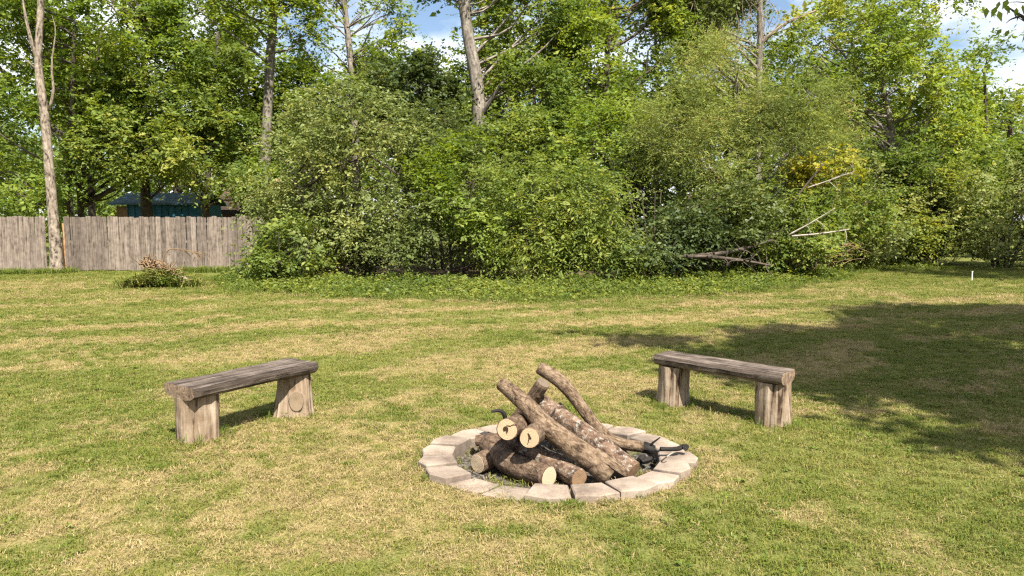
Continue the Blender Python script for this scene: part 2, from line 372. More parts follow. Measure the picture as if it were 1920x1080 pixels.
gf = np.stack([gi[:-1, :-1], gi[:-1, 1:], gi[1:, 1:], gi[1:, :-1]], -1).reshape(-1, 4)
def fast_mesh(name, v, quads, mat, attr=None, tone=None):
    me = bpy.data.meshes.new(name); n, m = len(v), len(quads)
    me.vertices.add(n); me.vertices.foreach_set('co', np.asarray(v, np.float32).ravel())
    me.loops.add(m * 4); me.loops.foreach_set('vertex_index', np.asarray(quads, np.int32).ravel())
    me.polygons.add(m); me.polygons.foreach_set('loop_start', np.arange(0, m * 4, 4, dtype=np.int32))
    if tone is not None:
        a = me.attributes.new('tone', 'FLOAT', 'FACE'); a.data.foreach_set('value', np.asarray(tone, np.float32))
    if attr:
        for k, val in attr.items():
            a = me.attributes.new(k, 'FLOAT', 'POINT'); a.data.foreach_set('value', np.asarray(val, np.float32))
    me.materials.append(mat); me.update(calc_edges=True); return me
def lawn_material():
    m, nt, N, L, b = material('lawn_soil_and_thatch')
    at_ = N.new('ShaderNodeAttribute'); at_.attribute_name = 'dry'
    pit = N.new('ShaderNodeAttribute'); pit.attribute_name = 'pit'
    geo = N.new('ShaderNodeNewGeometry'); v = geo.outputs['Position']
    n1 = noise(N, L, v, 55, 4, .7); n2 = noise(N, L, v, 7, 4, .6); n3 = noise(N, L, v, 20, 3, .7, (1, .35, 1))
    g = ramp(N, [(.3, (.045, .055, .014)), (.5, (.125, .135, .032)), (.68, (.21, .20, .06))]); L.new(n1, g.inputs['Fac'])
    s = ramp(N, [(.3, (.11, .085, .032)), (.5, (.245, .19, .075)), (.7, (.37, .295, .135))]); L.new(n1, s.inputs['Fac'])
    ad = N.new('ShaderNodeMath'); ad.operation = 'MULTIPLY_ADD'; ad.inputs[1].default_value = .7; L.new(n3, ad.inputs[0]); L.new(at_.outputs['Fac'], ad.inputs[2])
    r = ramp(N, [(.55, (0, 0, 0)), (1.0, (1, 1, 1))]); L.new(ad.outputs[0], r.inputs['Fac'])
    c = mix(N, L, r.outputs['Color'], g.outputs['Color'], s.outputs['Color'])
    pf = ramp(N, [(.38, (.018, .016, .014)), (.5, (.075, .066, .056)), (.62, (.19, .165, .135))]); L.new(noise(N, L, v, 34, 4, .7), pf.inputs['Fac'])
    c = mix(N, L, pit.outputs['Fac'], c, pf.outputs['Color'])
    L.new(c, b.inputs['Base Color']); b.inputs['Roughness'].default_value = .95; b.inputs['Specular IOR Level'].default_value = .1
    bp = N.new('ShaderNodeBump'); bp.inputs['Strength'].default_value = .9; bp.inputs['Distance'].default_value = .03
    L.new(mix(N, L, .4, n1, n2), bp.inputs['Height']); L.new(bp.outputs['Normal'], b.inputs['Normal']); return m
M['lawn'] = lawn_material()
pitm = np.clip((.86 - ringq(X.ravel(), Y.ravel())) / .06, 0, 1)
# the leaf-littered soil in the shade of the thicket is bare of grass
tag(link('lawn', fast_mesh('lawn', np.stack([X.ravel(), Y.ravel(), Z], -1), gf, M['lawn'], {'dry': D, 'pit': pitm})), kind='structure')

# thicket edge: where the mown lawn stops (x -> y)
EX = A(-30, -11, -8.2, -7.0, -5.2, -3.0, 0.4, 4.2, 7.0, 9.2, 11.0, 13.5, 18, 30)
EY = A(24.6, 24.8, 21.6, 19.0, 17.9, 16.9, 16.2, 17.4, 19.6, 22.0, 24.6, 27.2, 27.2, 27)
def edge(x): return np.interp(x, EX, EY)

# ---- grass: blades as tufts instanced over the lawn (nobody could count them)
def tuft_mesh(name, mat, n, rad, hmin, hmax, width, lean, seed, flat=False):
    r = np.random.default_rng(seed); mb = MB()
    for k in range(n):
        a, q = r.uniform(0, 6.28), rad * math.sqrt(r.uniform())
        b0 = A(q * math.cos(a), q * math.sin(a), r.uniform(0, .012) if flat else -.005)
        h = r.uniform(hmin, hmax); t = r.uniform(0, 6.28); d = A(math.cos(t), math.sin(t), 0)
        l = r.uniform(*lean)
        if flat: p1 = b0 + d * h * .5 + A(0, 0, r.uniform(0, .02)); p2 = b0 + d * h + A(*r.uniform(-.01, .01, 2), r.uniform(0, .012))
        else: p1 = b0 + d * h * .3 * l + A(0, 0, h * .62); p2 = b0 + d * h * l + A(0, 0, h * (1 - .30 * l))
        s = nrm(np.cross(d, A(0, 0, 1)) + A(*r.normal(0, .3, 3))) * width * r.uniform(.7, 1.3)
        mb.add([b0 - s * .5, b0 + s * .5, p1 - s * .45, p1 + s * .45, p2 - s * .08, p2 + s * .08], [(0, 1, 3, 2), (2, 3, 5, 4)])
    return mb.mesh(name, mat)
def scatter(name, protos, pts, scl, seed, kind='stuff', label=None, tilt=0.0):
    r = np.random.default_rng(seed)
    c = bpy.data.collections.new(name + '_source')
    for me in protos: c.objects.link(bpy.data.objects.new(name + '_tuft', me))
    me = bpy.data.meshes.new(name); me.vertices.add(len(pts)); me.vertices.foreach_set('co', np.asarray(pts, np.float32).ravel())
    rot = np.stack([r.normal(0, tilt, len(pts)), r.normal(0, tilt, len(pts)), r.uniform(0, 6.28, len(pts))], -1)
    a = me.attributes.new('rot', 'FLOAT_VECTOR', 'POINT'); a.data.foreach_set('vector', rot.astype(np.float32).ravel())
    a = me.attributes.new('scl', 'FLOAT', 'POINT'); a.data.foreach_set('value', np.asarray(scl, np.float32))
    me.materials.append(protos[0].materials[0]); me.update()
    o = link(name, me); ng = bpy.data.node_groups.new(name, 'GeometryNodeTree')
    ng.interface.new_socket('Geometry', in_out='INPUT', socket_type='NodeSocketGeometry'); ng.interface.new_socket('Geometry', in_out='OUTPUT', socket_type='NodeSocketGeometry')
    N, L = ng.nodes, ng.links; gi_, go = N.new('NodeGroupInput'), N.new('NodeGroupOutput')
    ci = N.new('GeometryNodeCollectionInfo'); ci.inputs['Collection'].default_value = c; ci.inputs['Separate Children'].default_value = True; ci.inputs['Reset Children'].default_value = True
    ip = N.new('GeometryNodeInstanceOnPoints'); ip.inputs['Pick Instance'].default_value = True
    ra = N.new('GeometryNodeInputNamedAttribute'); ra.data_type = 'FLOAT_VECTOR'; ra.inputs['Name'].default_value = 'rot'
    er = N.new('FunctionNodeEulerToRotation')
    sa = N.new('GeometryNodeInputNamedAttribute'); sa.data_type = 'FLOAT'; sa.inputs['Name'].default_value = 'scl'
    L.new(gi_.outputs[0], ip.inputs['Points']); L.new(ci.outputs[0], ip.inputs['Instance'])
    L.new(ra.outputs['Attribute'], er.inputs[0]); L.new(er.outputs[0], ip.inputs['Rotation']); L.new(sa.outputs['Attribute'], ip.inputs['Scale'])
    L.new(ip.outputs[0], go.inputs[0])
    md = o.modifiers.new('scatter', 'NODES'); md.node_group = ng
    return tag(o, label, None, None, kind)
def lawn_points(dens_fn, ymax, seed, ymin=2.9):
    """candidate points over the part of the lawn the camera can see (with a margin either side)"""
    r = np.random.default_rng(seed); out = []
    for y0 in np.arange(ymin, ymax, .5):
        w = .72 * (y0 + .5) + 1.6; n = r.poisson(dens_fn(y0) * 2 * w * .5)
        out.append(np.stack([r.uniform(-w, w, n), r.uniform(y0, y0 + .5, n)], -1))
    return np.concatenate(out)
def clear(p):
    """keep off the fire ring and under the bench legs"""
    q = ringq(p[:, 0], p[:, 1]); an = np.arctan2((p[:, 1] - RC[1]) / RB, (p[:, 0] - RC[0]) / RA)
    lim = np.where(np.abs(an + 2.15) < .20, .80, 1.0) + (fbm(np.stack([np.cos(an) * 5, np.sin(an) * 5, an * 0], -1), 19, 2) - .5) * .12
    ok = q > lim
    return ok
def with_z(p, dz=0): return np.stack([p[:, 0], p[:, 1], height(p[:, 0], p[:, 1]) + dz], -1)

dens = lambda y: 520 if y < 5 else 400 if y < 8 else 220 if y < 12 else 110 if y < 18 else 60
p = lawn_points(dens, 26, 100); p = p[clear(p) & (p[:, 1] < edge(p[:, 0]) + .6)]
dr = dryness(p[:, 0], p[:, 1]); u = R.uniform(size=len(p))
g = u > np.clip(dr * .95 - .06, .04, .60)
def far_scale(p): return np.interp(p[:, 1], [3, 8, 14, 24], [.9, 1.05, 1.45, 2.1])
scatter('grass', [tuft_mesh('grass_tuft', M['grass'], 24, .055, .014, .042, .0040, (.3, 1.3), 200 + k) for k in range(8)],
        with_z(p[g]), far_scale(p[g]) * R.uniform(.65, 1.2, g.sum()), 301, label='short mown green and yellowing lawn grass')
gl = fbm(np.stack([p[:, 0] * .9, p[:, 1] * .9, p[:, 0] * 0], -1) + 9, 61, 3); lu = g & (gl - .3 * dr > .42) & (R.uniform(size=len(p)) < .45)
scatter('lush_grass', [tuft_mesh('lush_tuft', M['lush'], 18, .055, .018, .052, .0048, (.3, 1.2), 230 + k) for k in range(6)],
        with_z(p[lu]), far_scale(p[lu]) * R.uniform(.6, 1.15, lu.sum()), 302, label='greener tufts of grass in the lawn')
s_ = ~g
scatter('dry_grass', [tuft_mesh('dry_tuft', M['straw'], 16, .055, .012, .034, .0036, (.7, 1.6), 260 + k) for k in range(6)],
        with_z(p[s_]), far_scale(p[s_]) * R.uniform(.7, 1.2, s_.sum()), 303, label='dry straw coloured grass in the lawn')
p2 = lawn_points(lambda y: dens(y) * .75, 21, 101); p2 = p2[clear(p2) & (p2[:, 1] < edge(p2[:, 0]))]
d2 = dryness(p2[:, 0], p2[:, 1]); k2 = R.uniform(size=len(p2)) < np.clip(d2 * 1.0 - .12, .04, .75)
scatter('grass_clippings', [tuft_mesh('clipping', M['straw'], 14, .06, .015, .05, .0026, (0, 1), 280 + k, True) for k in range(8)],
        with_z(p2[k2], .012), far_scale(p2[k2]) * R.uniform(.7, 1.2, k2.sum()), 304, label='dry mown grass clippings lying on the lawn', tilt=.12)

wd = lawn_points(lambda y: 26 if y < 9 else 8, 17, 102, 3.0); wd = wd[clear(wd)]; wk = (fbm(np.stack([wd[:, 0] * .8, wd[:, 1] * .8, wd[:, 0] * 0], -1) + 4, 67, 3) - .35 * dryness(wd[:, 0], wd[:, 1])) > .44; wd = wd[wk]
def rosette(name, mat, n, ln, seed):
    r_ = np.random.default_rng(seed); mb_ = MB()
    for k_ in range(n):
        t_ = r_.uniform(0, 6.28); d_ = A(math.cos(t_), math.sin(t_), 0); s__ = A(-d_[1], d_[0], 0); l_ = ln * r_.uniform(.5, 1.2); w_ = l_ * r_.uniform(.22, .4); h_ = r_.uniform(.01, .035); b_ = d_ * r_.uniform(0, .03)
        mb_.add([b_ + A(0, 0, .004), b_ + d_ * l_ * .5 + s__ * w_ + A(0, 0, h_), b_ + d_ * l_ + A(0, 0, h_ * .7), b_ + d_ * l_ * .5 - s__ * w_ + A(0, 0, h_)], [(0, 1, 2, 3)])
    return mb_.mesh(name, mat)
scatter('lawn_weeds', [rosette('weed_rosette', M['lush'], 9, .05, 440 + k) for k in range(5)], with_z(wd, .006), R.uniform(.35, .75, len(wd)), 311, label='small broadleaf weeds and clover in the lawn', tilt=.15)

# ------------------------------------------------------------------ fire pit ring
ring_o = empty('fire_ring', (RC[0], RC[1], 0), 'round fire ring of pinkish concrete blocks set in the lawn', 'fire pit')
NB = 20; rb = np.random.default_rng(12)
gapless = []
for k in range(NB):
    a0 = 2 * math.pi * (k + .0) / NB + .06; a1 = a0 + 2 * math.pi / NB
    am = (a0 + a1) / 2
    gap = .010 if rb.uniform() < .7 else .022
    wi, wo_ = .775 + rb.uniform(-.012, .012), 1.0 + rb.uniform(-.025, .02)
    top = .074 + rb.uniform(-.010, .010) + .015 * max(0, math.sin(am)); top -= .014 * max(0, -math.sin(am))
    if abs(am - 4.15) < .18: top = .028
    def ep(a, s): return A(RC[0] + RA * s * math.cos(a), RC[1] + RB * s * math.sin(a))
    g0, g1 = a0 + gap, a1 - gap
    mid_o = ep(am, wo_ + .03)
    poly = [ep(g0, wi), ep(g1, wi), ep(g1, wo_), mid_o, ep(g0, wo_)]
    poly = [q + rb.uniform(-.006, .006, 2) for q in poly]
    c = np.mean(poly, 0); b = .008; v, soot = [], []
    tx, ty = rb.normal(0, .02, 2)
    for s, z in ((1.0, -.12), (1.0, top - b), (1 - b / .12, top)):
        for i, q in enumerate(poly):
            e = c + (q - c) * s; v.append([*e, z + (tx * (e[0] - c[0]) + ty * (e[1] - c[1]) if z > 0 else 0)])
            soot.append((.55 + .45 * rb.uniform()) * (1 if i < 2 else 0) * (1.0 if math.cos(am - .5) > .2 else .5) * (1 if s == 1.0 else .35))
    n5 = 5; fs = [tuple(range(10, 15)), tuple(range(4, -1, -1))]
    for l in (0, 1):
        for i in range(n5): j = (i + 1) % n5; fs.append((l * n5 + j, l * n5 + i, (l + 1) * n5 + i, (l + 1) * n5 + j))
    fs = [tuple(reversed(f)) for f in fs]
    mb = MB(); mb.add(v, fs); me = mb.mesh('block', M['stone'])
    at_ = me.attributes.new('soot', 'FLOAT', 'POINT'); at_.data.foreach_set('value', np.asarray(soot, np.float32))
    link('block', me, ring_o)
# dry stalks and litter on the pit floor
q = np.stack([R.uniform(-1, 1, 2600), R.uniform(-1, 1, 2600)], -1) * A(RA, RB) * .80 + RC
q = q[ringq(q[:, 0], q[:, 1]) < .79]
scatter('pit_litter', [tuft_mesh('pit_straw', M['straw'], 7, .05, .02, .08, .0032, (0, 1), 330 + k, True) for k in range(5)],
        with_z(q[:220], .004), R.uniform(.6, 1.1, 220), 305, label='dry grass litter and ash on the fire pit floor', tilt=.2)
qq = q[420:]; w = fbm(np.stack([qq[:, 0] * 3, qq[:, 1] * 3, qq[:, 0] * 0], -1), 71, 2); qq = qq[(w > .56)][:130]
scatter('pit_weeds', [tuft_mesh('pit_weed', M['grass'], 16, .045, .02, .06, .004, (.3, 1.2), 340 + k) for k in range(4)],
        with_z(qq), R.uniform(.6, 1.2, len(qq)), 306, label='small weeds growing inside the fire ring')

# ------------------------------------------------------------------ logs in the pit
def log(name, label, pts, rad, mat, ends=('cut_old', 'cut_old'), seed=1, rough=.10, seg=20, n=30, cat='log', rfreq=6, forks=(), crack=False, dish=0.0):
    pts = [A(*p_) for p_ in pts]; base = min(pts, key=lambda q_: q_[2])
    o = empty(name, (base[0], base[1], 0.0), label, cat, 'firewood stacked in the fire ring')
    sp = spline(pts, n); rr = np.interp(np.linspace(0, 1, n), np.linspace(0, 1, len(rad)), rad)
    mb = MB(); (r0, r1), (t0, t1) = tube(mb, sp, rr, seg, rough, rfreq, seed, (True, True))
    for fp, fr in forks: tube(mb, spline(fp, 12), np.linspace(fr[0], fr[1], 12), 9, rough, 8, seed + 3)
    rk = np.random.default_rng(seed)
    for k in range(3):                                # knots
        i = rk.integers(4, n - 4); d = nrm(rk.normal(size=3) + A(0, -.6, .5)); c = sp[i] + d * rr[i] * .75
        tube(mb, [c, c + d * rr[i] * .38], [rr[i] * .34, rr[i] * .22], 7, .2, 9, seed + k)
    mb.build('bark', M[mat], o, True)
    for rg, tg, em in ((r0, -t0, ends[0]), (r1, t1, ends[1])):
        e = MB(); rg = rg.mean(0) + (rg - rg.mean(0)) * .93 + nrm(A(*tg)) * .0015; disc(e, rg, tg, .0015, dish); ob = e.build('cut_end', M[em], o)
    return o
fl = -.065                                            # pit floor level
# pair of sawn logs with pale faces
def facing(px, py, Y, d, length): p0 = at(px, py, Y); return [p0, p0 + nrm(A(*d)) * length]
E1 = facing(951, 806, 4.98, (.30, .94, -.14), .62); F1 = facing(993, 821, 4.90, (.26, .96, -.08), .60)
logE = log('sawn_log', 'sawn log with pale face, dark hollow and a crack, upper left of the woodpile', E1, [.074, .078, .07], 'bark_brown', ('cut_fresh', 'cut_old'), 3)
logF = log('sawn_log', 'sawn log with round tan face and small split pith beside the hollow log', F1, [.070, .070, .066], 'bark_brown', ('cut_fresh', 'cut_old'), 4)
def pith(o, p0, ax, pts2, lift=.0055):
    """dark rotten pith: an irregular flat pocket on the sawn face"""
    ax = -nrm(A(*ax)); u = nrm(np.cross(A(0, 0, 1), ax)); w = np.cross(ax, u)
    v = [p0 + ax * lift + u * a + w * b for a, b in pts2]; mb = MB(); mb.add(v, [tuple(range(len(v)))]); mb.build('rotten_pith', M['hollow'], o)
pith(logE, E1[0], E1[1] - E1[0], [(-.030, .004), (-.022, .020), (-.006, .024), (.008, .014), (.010, -.004), (.002, -.022), (-.006, -.026), (-.004, -.010), (-.012, -.008), (-.022, -.012)])
pith(logE, E1[0], E1[1] - E1[0], [(-.006, .026), (.020, .022), (.040, .034), (.066, .036), (.066, .042), (.040, .040), (.020, .029), (-.004, .032)])
pith(logF, F1[0], F1[1] - F1[0], [(-.014, .030), (-.004, .030), (.006, .012), (.014, .0), (.012, -.010), (.002, -.006), (-.002, -.020), (-.010, -.046), (-.013, -.044), (-.008, -.020), (-.006, .004)])
# front curved log with cream crescent face, and the mottled one beside it
g0, g1, g2 = P(922, 836, .085), P(956, 868, .03), P(1029, 895, .015)
logG = log('bent_log', 'bent brown log with a cream sawn face lying at the front of the woodpile', [g0 + A(-.02, .05, .0), g0 + A(.02, -.02, -.008), g1, g2], [.082, .088, .080, .076], 'bark_brown', ('cut_old', 'cut_cream'), 5, .16)
logI = log('mottled_log', 'lichen mottled log with a brown weathered face lying beside the bent log', [P(985, 842, .09), P(1045, 874, .03), P(1086, 897, .008)], [.066, .070, .068], 'bark_lichen', ('cut_old', 'cut_old'), 6, .12)
logH = log('sawn_log', 'short sawn log with a bright cream face low at the left, beside the ring blocks', [P(895, 869, .012), P(905, 866, .02) + A(.22, .26, .02)], [.070, .074], 'bark_brown', ('cut_cream', 'cut_old'), 8)
logK = log('log_stub', 'small dark brown stub poking out left of the bent log', [P(893, 826, .09), P(915, 834, .10) + A(.1, .12, 0)], [.040, .055], 'bark_brown', ('cut_old', 'cut_old'), 9)
# leaning poles
a0, a1 = P(1146, 890, .02), at(940, 720, 5.42); am_ = at(1033, 806, 5.08)
logA = log('leaning_log', 'long smooth tan log leaning up to the left across the woodpile', [a0, am_, am_ * .45 + a1 * .55 + A(.01, 0, .006), a1], [.080, .066, .060, .050], 'bark_tan', ('cut_old', 'cut_old'), 10, .16, rfreq=4,
           forks=[([a0 * .6 + am_ * .4 + A(.05, -.02, .03), a0 + A(.045, -.05, .05), a0 + A(.09, -.06, .02)], (.045, .026))])
b0, b1 = P(1187, 884, .02), at(1012, 755, 5.58)
logB = log('leaning_log', 'thick reddish log flecked with grey lichen leaning behind the smooth tan log', [b0, (b0 + b1) / 2 + A(0, 0, .010), b1], [.070, .076, .070], 'bark_lichen', ('cut_old', 'cut_old'), 13, .12)
c1 = at(1019, 718, 5.44); c0 = at(940, 832, 5.72); c0[2] = max(c0[2], 0)
logC = log('upright_log', 'short upright log with round grey sawn top between the two leaning logs', [c0, c0 * .5 + c1 * .5, c1], [.055, .056, .050], 'bark_brown', ('cut_old', 'cut_grey'), 15, .10)
dpts = [at(1012, 690, 5.60), at(1051, 716, 5.52), at(1088, 760, 5.44), at(1119, 799, 5.36), at(1152, 827, 5.28), at(1208, 839, 5.22)]
logD = log('crooked_branch', 'thin crooked branch with a charred tip arching over the right of the woodpile', dpts, [.048, .051, .044, .041, .040, .040], 'bark_tan', ('cut_old', 'hollow'), 17, .16,
           forks=[([dpts[4] + A(-.02, 0, 0), P(1172, 852, .06), P(1190, 868, .0)], (.034, .016))])
mb = MB(); e_ = dpts[5]; dd = nrm(dpts[5] - dpts[4])
tube(mb, [e_ - dd * .005, e_ + dd * .045, e_ + dd * .075], [.042, .039, .028], 12, .15, 12, 5)
tube(mb, spline([e_ + dd * .03, at(1222, 832, 5.18), at(1238, 820, 5.16)], 8), np.linspace(.012, .004, 8), 6, .1, 9, 2)
mb.build('charred_tip', M['bark_char'], logD, True)
# burnt bits
def char_piece(name, label, pts, rad, mat='bark_char', cat='burnt wood', seg=8, n=10, seed=1, grp='burnt wood in the fire ring'):
    mb = MB(); tube(mb, spline(pts, n), np.interp(np.linspace(0, 1, n), np.linspace(0, 1, len(rad)), rad), seg, .22, 14, seed)
    return tag(mb.build(name, M[mat], None, False), label, cat, grp)
char_piece('charred_stick', 'black charred stick with a crooked tip sticking out left of the woodpile', [at(921, 772, 5.36), at(936, 770, 5.37), at(945, 777, 5.38), at(953, 800, 5.40)], [.010, .013, .017, .018], cat='burnt wood', seed=3, seg=7)
char_piece('charred_twig', 'charred twig hooked above the smooth tan log', [at(1022, 786, 5.15), at(1032, 781, 5.16), at(1040, 770, 5.2)], [.010, .009, .006], seed=4, seg=6)
char_piece('charred_chunk', 'small charred chunk perched behind the lichen flecked log', [at(1047, 762, 5.66), at(1060, 772, 5.68)], [.035, .028], seed=5)
mb = MB(); q0 = P(1244, 868, -.02); nq = np.random.default_rng(9)
box(mb, (-.025, -.01, 0), (.025, .01, .10), .006, nq)
o = mb.build('charred_board', M['bark_char']); o.location = Vector(q0) + Vector((0, .05, 0)); o.rotation_euler = (.25, -.35, .5)
tag(o, 'blackened board end leaning on the inner right of the ring', 'burnt wood', 'burnt wood in the fire ring')
char_piece('charred_stick', 'burnt stick with a knobbed end lying across the right ring blocks', [at(1238, 842, 5.15), P(1268, 842, .125), P(1279, 838, .125), P(1286, 839, .13)], [.016, .016, .017, .026], seed=7, seg=7)
for k, (px, py, ln, an) in enumerate([(1214, 862, .11, .4), (1228, 866, .08, 1.2), (1203, 858, .08, .9)]):
    c = P(px, py, -.02); d = A(math.cos(an), math.sin(an), .1) * ln / 2
    char_piece('charcoal_lump', 'lump of charcoal on the ashes at the right of the fire pit', [c - d, c, c + d], [.016, .024, .014], seed=20 + k, seg=7, n=6, cat='charcoal')
mb = MB(); tube(mb, spline([P(1230, 872, 0.0), at(1248, 858, 5.0), at(1262, 848, 5.02)], 6), np.linspace(.007, .003, 6), 5)
tag(mb.build('thin_stick', M['dead_pale']), 'thin pale stick poking up by the charred board', 'stick')

# ------------------------------------------------------------------ log benches
def bench(label, c, d, length, width, thick, legs, seed, ztop=.46):
    """half-log seat on two upright stump legs; c seat centre, d unit direction along the seat"""
    r = np.random.default_rng(seed); d = nrm(A(*d, 0)); s = A(-d[1], d[0], 0)
    o = empty('log_bench', (c[0], c[1], 0), label, 'bench', 'log benches round the fire ring')
    # cross-section: flat top, waney edge, rounded belly
    prof = [(-.5, 0), (-.25, .004), (0, .0), (.25, .003), (.5, 0), (.525, -.30), (.50, -.62), (.40, -.88), (.20, -1.0), (0, -1.03), (-.20, -1.0), (-.40, -.88), (-.50, -.62), (-.525, -.30)]
    n = 36; m = len(prof); v = np.zeros((n, m, 3)); uv = np.zeros((n, m, 2))
    per = np.concatenate([[0], np.cumsum([math.hypot((prof[i + 1][0] - prof[i][0]) * width, (prof[i + 1][1] - prof[i][1]) * thick) for i in range(m - 1)])])
    for i, t in enumerate(np.linspace(-.5, .5, n)):
        ww = width * (1 + .05 * math.sin(t * 5 + seed)) ; bow = .012 * math.sin(t * 4 + seed * 2)
        for j, (a, b) in enumerate(prof):
            tt = t * length + (.035 * a if i in (0, n - 1) else 0) * (1 if seed % 2 else -1)
            e = c2 = A(c[0], c[1], ztop) + d * tt + s * (a * ww + bow) + A(0, 0, b * thick if abs(b) > .01 else b)
            v[i, j] = e; uv[i, j] = (per[j], tt)
    dsp = (fbm(np.stack([v[..., 0].ravel() * 9, v[..., 1].ravel() * 9, v[..., 2].ravel() * 9], -1), seed, 3).reshape(n, m) - .5)
    v[..., 2] += dsp * .007; v += s * (dsp * .016)[..., None]
    fs = [(i * m + j, i * m + (j + 1) % m, (i + 1) * m + (j + 1) % m, (i + 1) * m + j) for i in range(n - 1) for j in range(m)]
    mb = MB(); mb.add(v.reshape(-1, 3), fs, uv.reshape(-1, 2)); seat = mb.build('seat', M['seat_top'], o)
    for i, sg in ((0, -1), (n - 1, 1)):
        e = MB(); rr = v[i] + d * sg * .001; cc = rr.mean(0); e.add(np.vstack([rr, cc[None] + d * sg * .004]), [(j, (j + 1) % m, m) for j in range(m)], np.vstack([np.stack([(rr - cc) @ s, rr[:, 2]], -1), [[0, cc[2]]]]))
        e.build('end_grain', M['seat_end'], seat)
    for L_ in legs:
        t, rt, rbm, sq, sd_, off = L_
        ctr = A(c[0], c[1], 0) + d * t * length + s * off; nn, sg = 20, 44; zt = ztop - thick * .93
        zz = np.linspace(-.04, zt, nn); ang = np.linspace(0, 2 * math.pi, sg + 1); rl = np.random.default_rng(sd_)
        flut = fbm(np.stack([np.cos(ang) * 3.2, np.sin(ang) * 3.2, ang * 0 + sd_], -1), sd_, 3); flut[-1] = flut[0]
        vv = np.zeros((nn, sg + 1, 3)); uu = np.zeros((nn, sg + 1, 2))
        for i, z in enumerate(zz):
            f_ = z / zt; r0 = rbm + (rt - rbm) * min(1, f_ ** .7 if f_ > 0 else 0)
            wob = fbm(np.stack([np.cos(ang) * 1.2, np.sin(ang) * 1.2, ang * 0 + z * 3 + sd_ * 2], -1), sd_ + 5, 2); wob[-1] = wob[0]
            fl2 = fbm(np.stack([np.cos(ang) * 9, np.sin(ang) * 9, ang * 0 + z * 1.5 + sd_], -1), sd_ + 9, 2); fl2[-1] = fl2[0]
            rr = r0 * (.98 + .18 * (flut - .5) + .30 * (wob - .5) + .13 * (fl2 - .5))
            vv[i, :, 0] = ctr[0] + rr * (np.cos(ang) * d[0] * sq + np.sin(ang) * s[0]); vv[i, :, 1] = ctr[1] + rr * (np.cos(ang) * d[1] * sq + np.sin(ang) * s[1])
            vv[i, :, 2] = z; uu[i, :, 0] = ang / 6.283; uu[i, :, 1] = z
        fs = [(i * (sg + 1) + j, i * (sg + 1) + j + 1, (i + 1) * (sg + 1) + j + 1, (i + 1) * (sg + 1) + j) for i in range(nn - 1) for j in range(sg)]
        fs.append(tuple((nn - 1) * (sg + 1) + j for j in range(sg)))
        mb = MB(); mb.add(vv.reshape(-1, 3), fs, uu.reshape(-1, 2)); leg = mb.build('leg', M['stump'], o)
        if len(L_) and sd_ == 52:                    # the far leg shows a sawn-off limb
            e = MB(); nd = nrm(A(.35, -.9, .12)); cc = ctr + A(.066, -.154, .15); uu_ = nrm(np.cross(nd, A(0, 0, 1))); ww_ = np.cross(uu_, nd)
            a_ = np.linspace(0, 6.283, 19)[:-1]; rg = cc + np.cos(a_)[:, None] * uu_ * .060 + np.sin(a_)[:, None] * ww_ * .085
            rg0 = rg - nd * .10 + (rg - cc) * .35
            mm = len(a_); e.add(np.vstack([rg0, rg]), [(j, (j + 1) % mm, mm + (j + 1) % mm, mm + j) for j in range(mm)], np.vstack([np.stack([a_ / 6.28, a_ * 0], -1), np.stack([a_ / 6.28, a_ * 0 + .1], -1)]))
            kn = e.build('limb_scar', M['stump'], leg, True)
            e2 = MB(); disc(e2, rg, nd, .002, .004); e2.build('scar_face', M['cut_pale'], leg)
    return o
M['cut_pale'] = cut_wood('cut_pale', (.21, .155, .10), (.14, .10, .065), 1, .5)
bench('weathered half-log bench with a stump leg showing a pale sawn limb scar', (-2.19, 6.20), (.51, .86), 1.24, .38, .105,
      [(-.37, .158, .160, 1.0, 51, 0.02), (.395, .140, .182, 1.0, 52, -.02)], 5)
bench('weathered half-log bench on two round stump legs beside the tree shadow', (1.845, 6.66), (.70, -.714), 1.26, .31, .105,
      [(-.38, .142, .158, 1.0, 61, 0.0), (.40, .150, .154, 1.0, 62, 0.0)], 8)
# longer tufts round the legs
lg = []
for cx, cy in ((-2.42, 5.83), (-1.95, 6.60), (1.52, 6.98), (2.2, 6.3)):
    a_ = R.uniform(0, 6.28, 26); rr = R.uniform(.16, .27, 26); lg.append(np.stack([cx + rr * np.cos(a_), cy + rr * np.sin(a_)], -1))
a_ = R.uniform(0, 6.28, 260); rr = 1.03 + R.uniform(0, .05, 260); rr = np.where(np.abs(a_ - 4.15) < .22, R.uniform(.8, 1.05, 260), rr); w_ = fbm(np.stack([np.cos(a_) * 2.5, np.sin(a_) * 2.5, a_ * 0], -1), 29, 2) > .47
lg.append(np.stack([RC[0] + RA * rr * np.cos(a_), RC[1] + RB * rr * np.sin(a_)], -1)[w_])
lg = np.concatenate(lg)
scatter('tall_grass', [tuft_mesh('tall_tuft', M['lush'], 9, .04, .05, .13, .004, (.3, 1.1), 360 + k) for k in range(4)], with_z(lg), np.where(ringq(lg[:, 0], lg[:, 1]) < 1.3, .55, 1) * R.uniform(.5, 1.1, len(lg)), 307, label='longer grass tufts left round the bench legs and ring blocks')

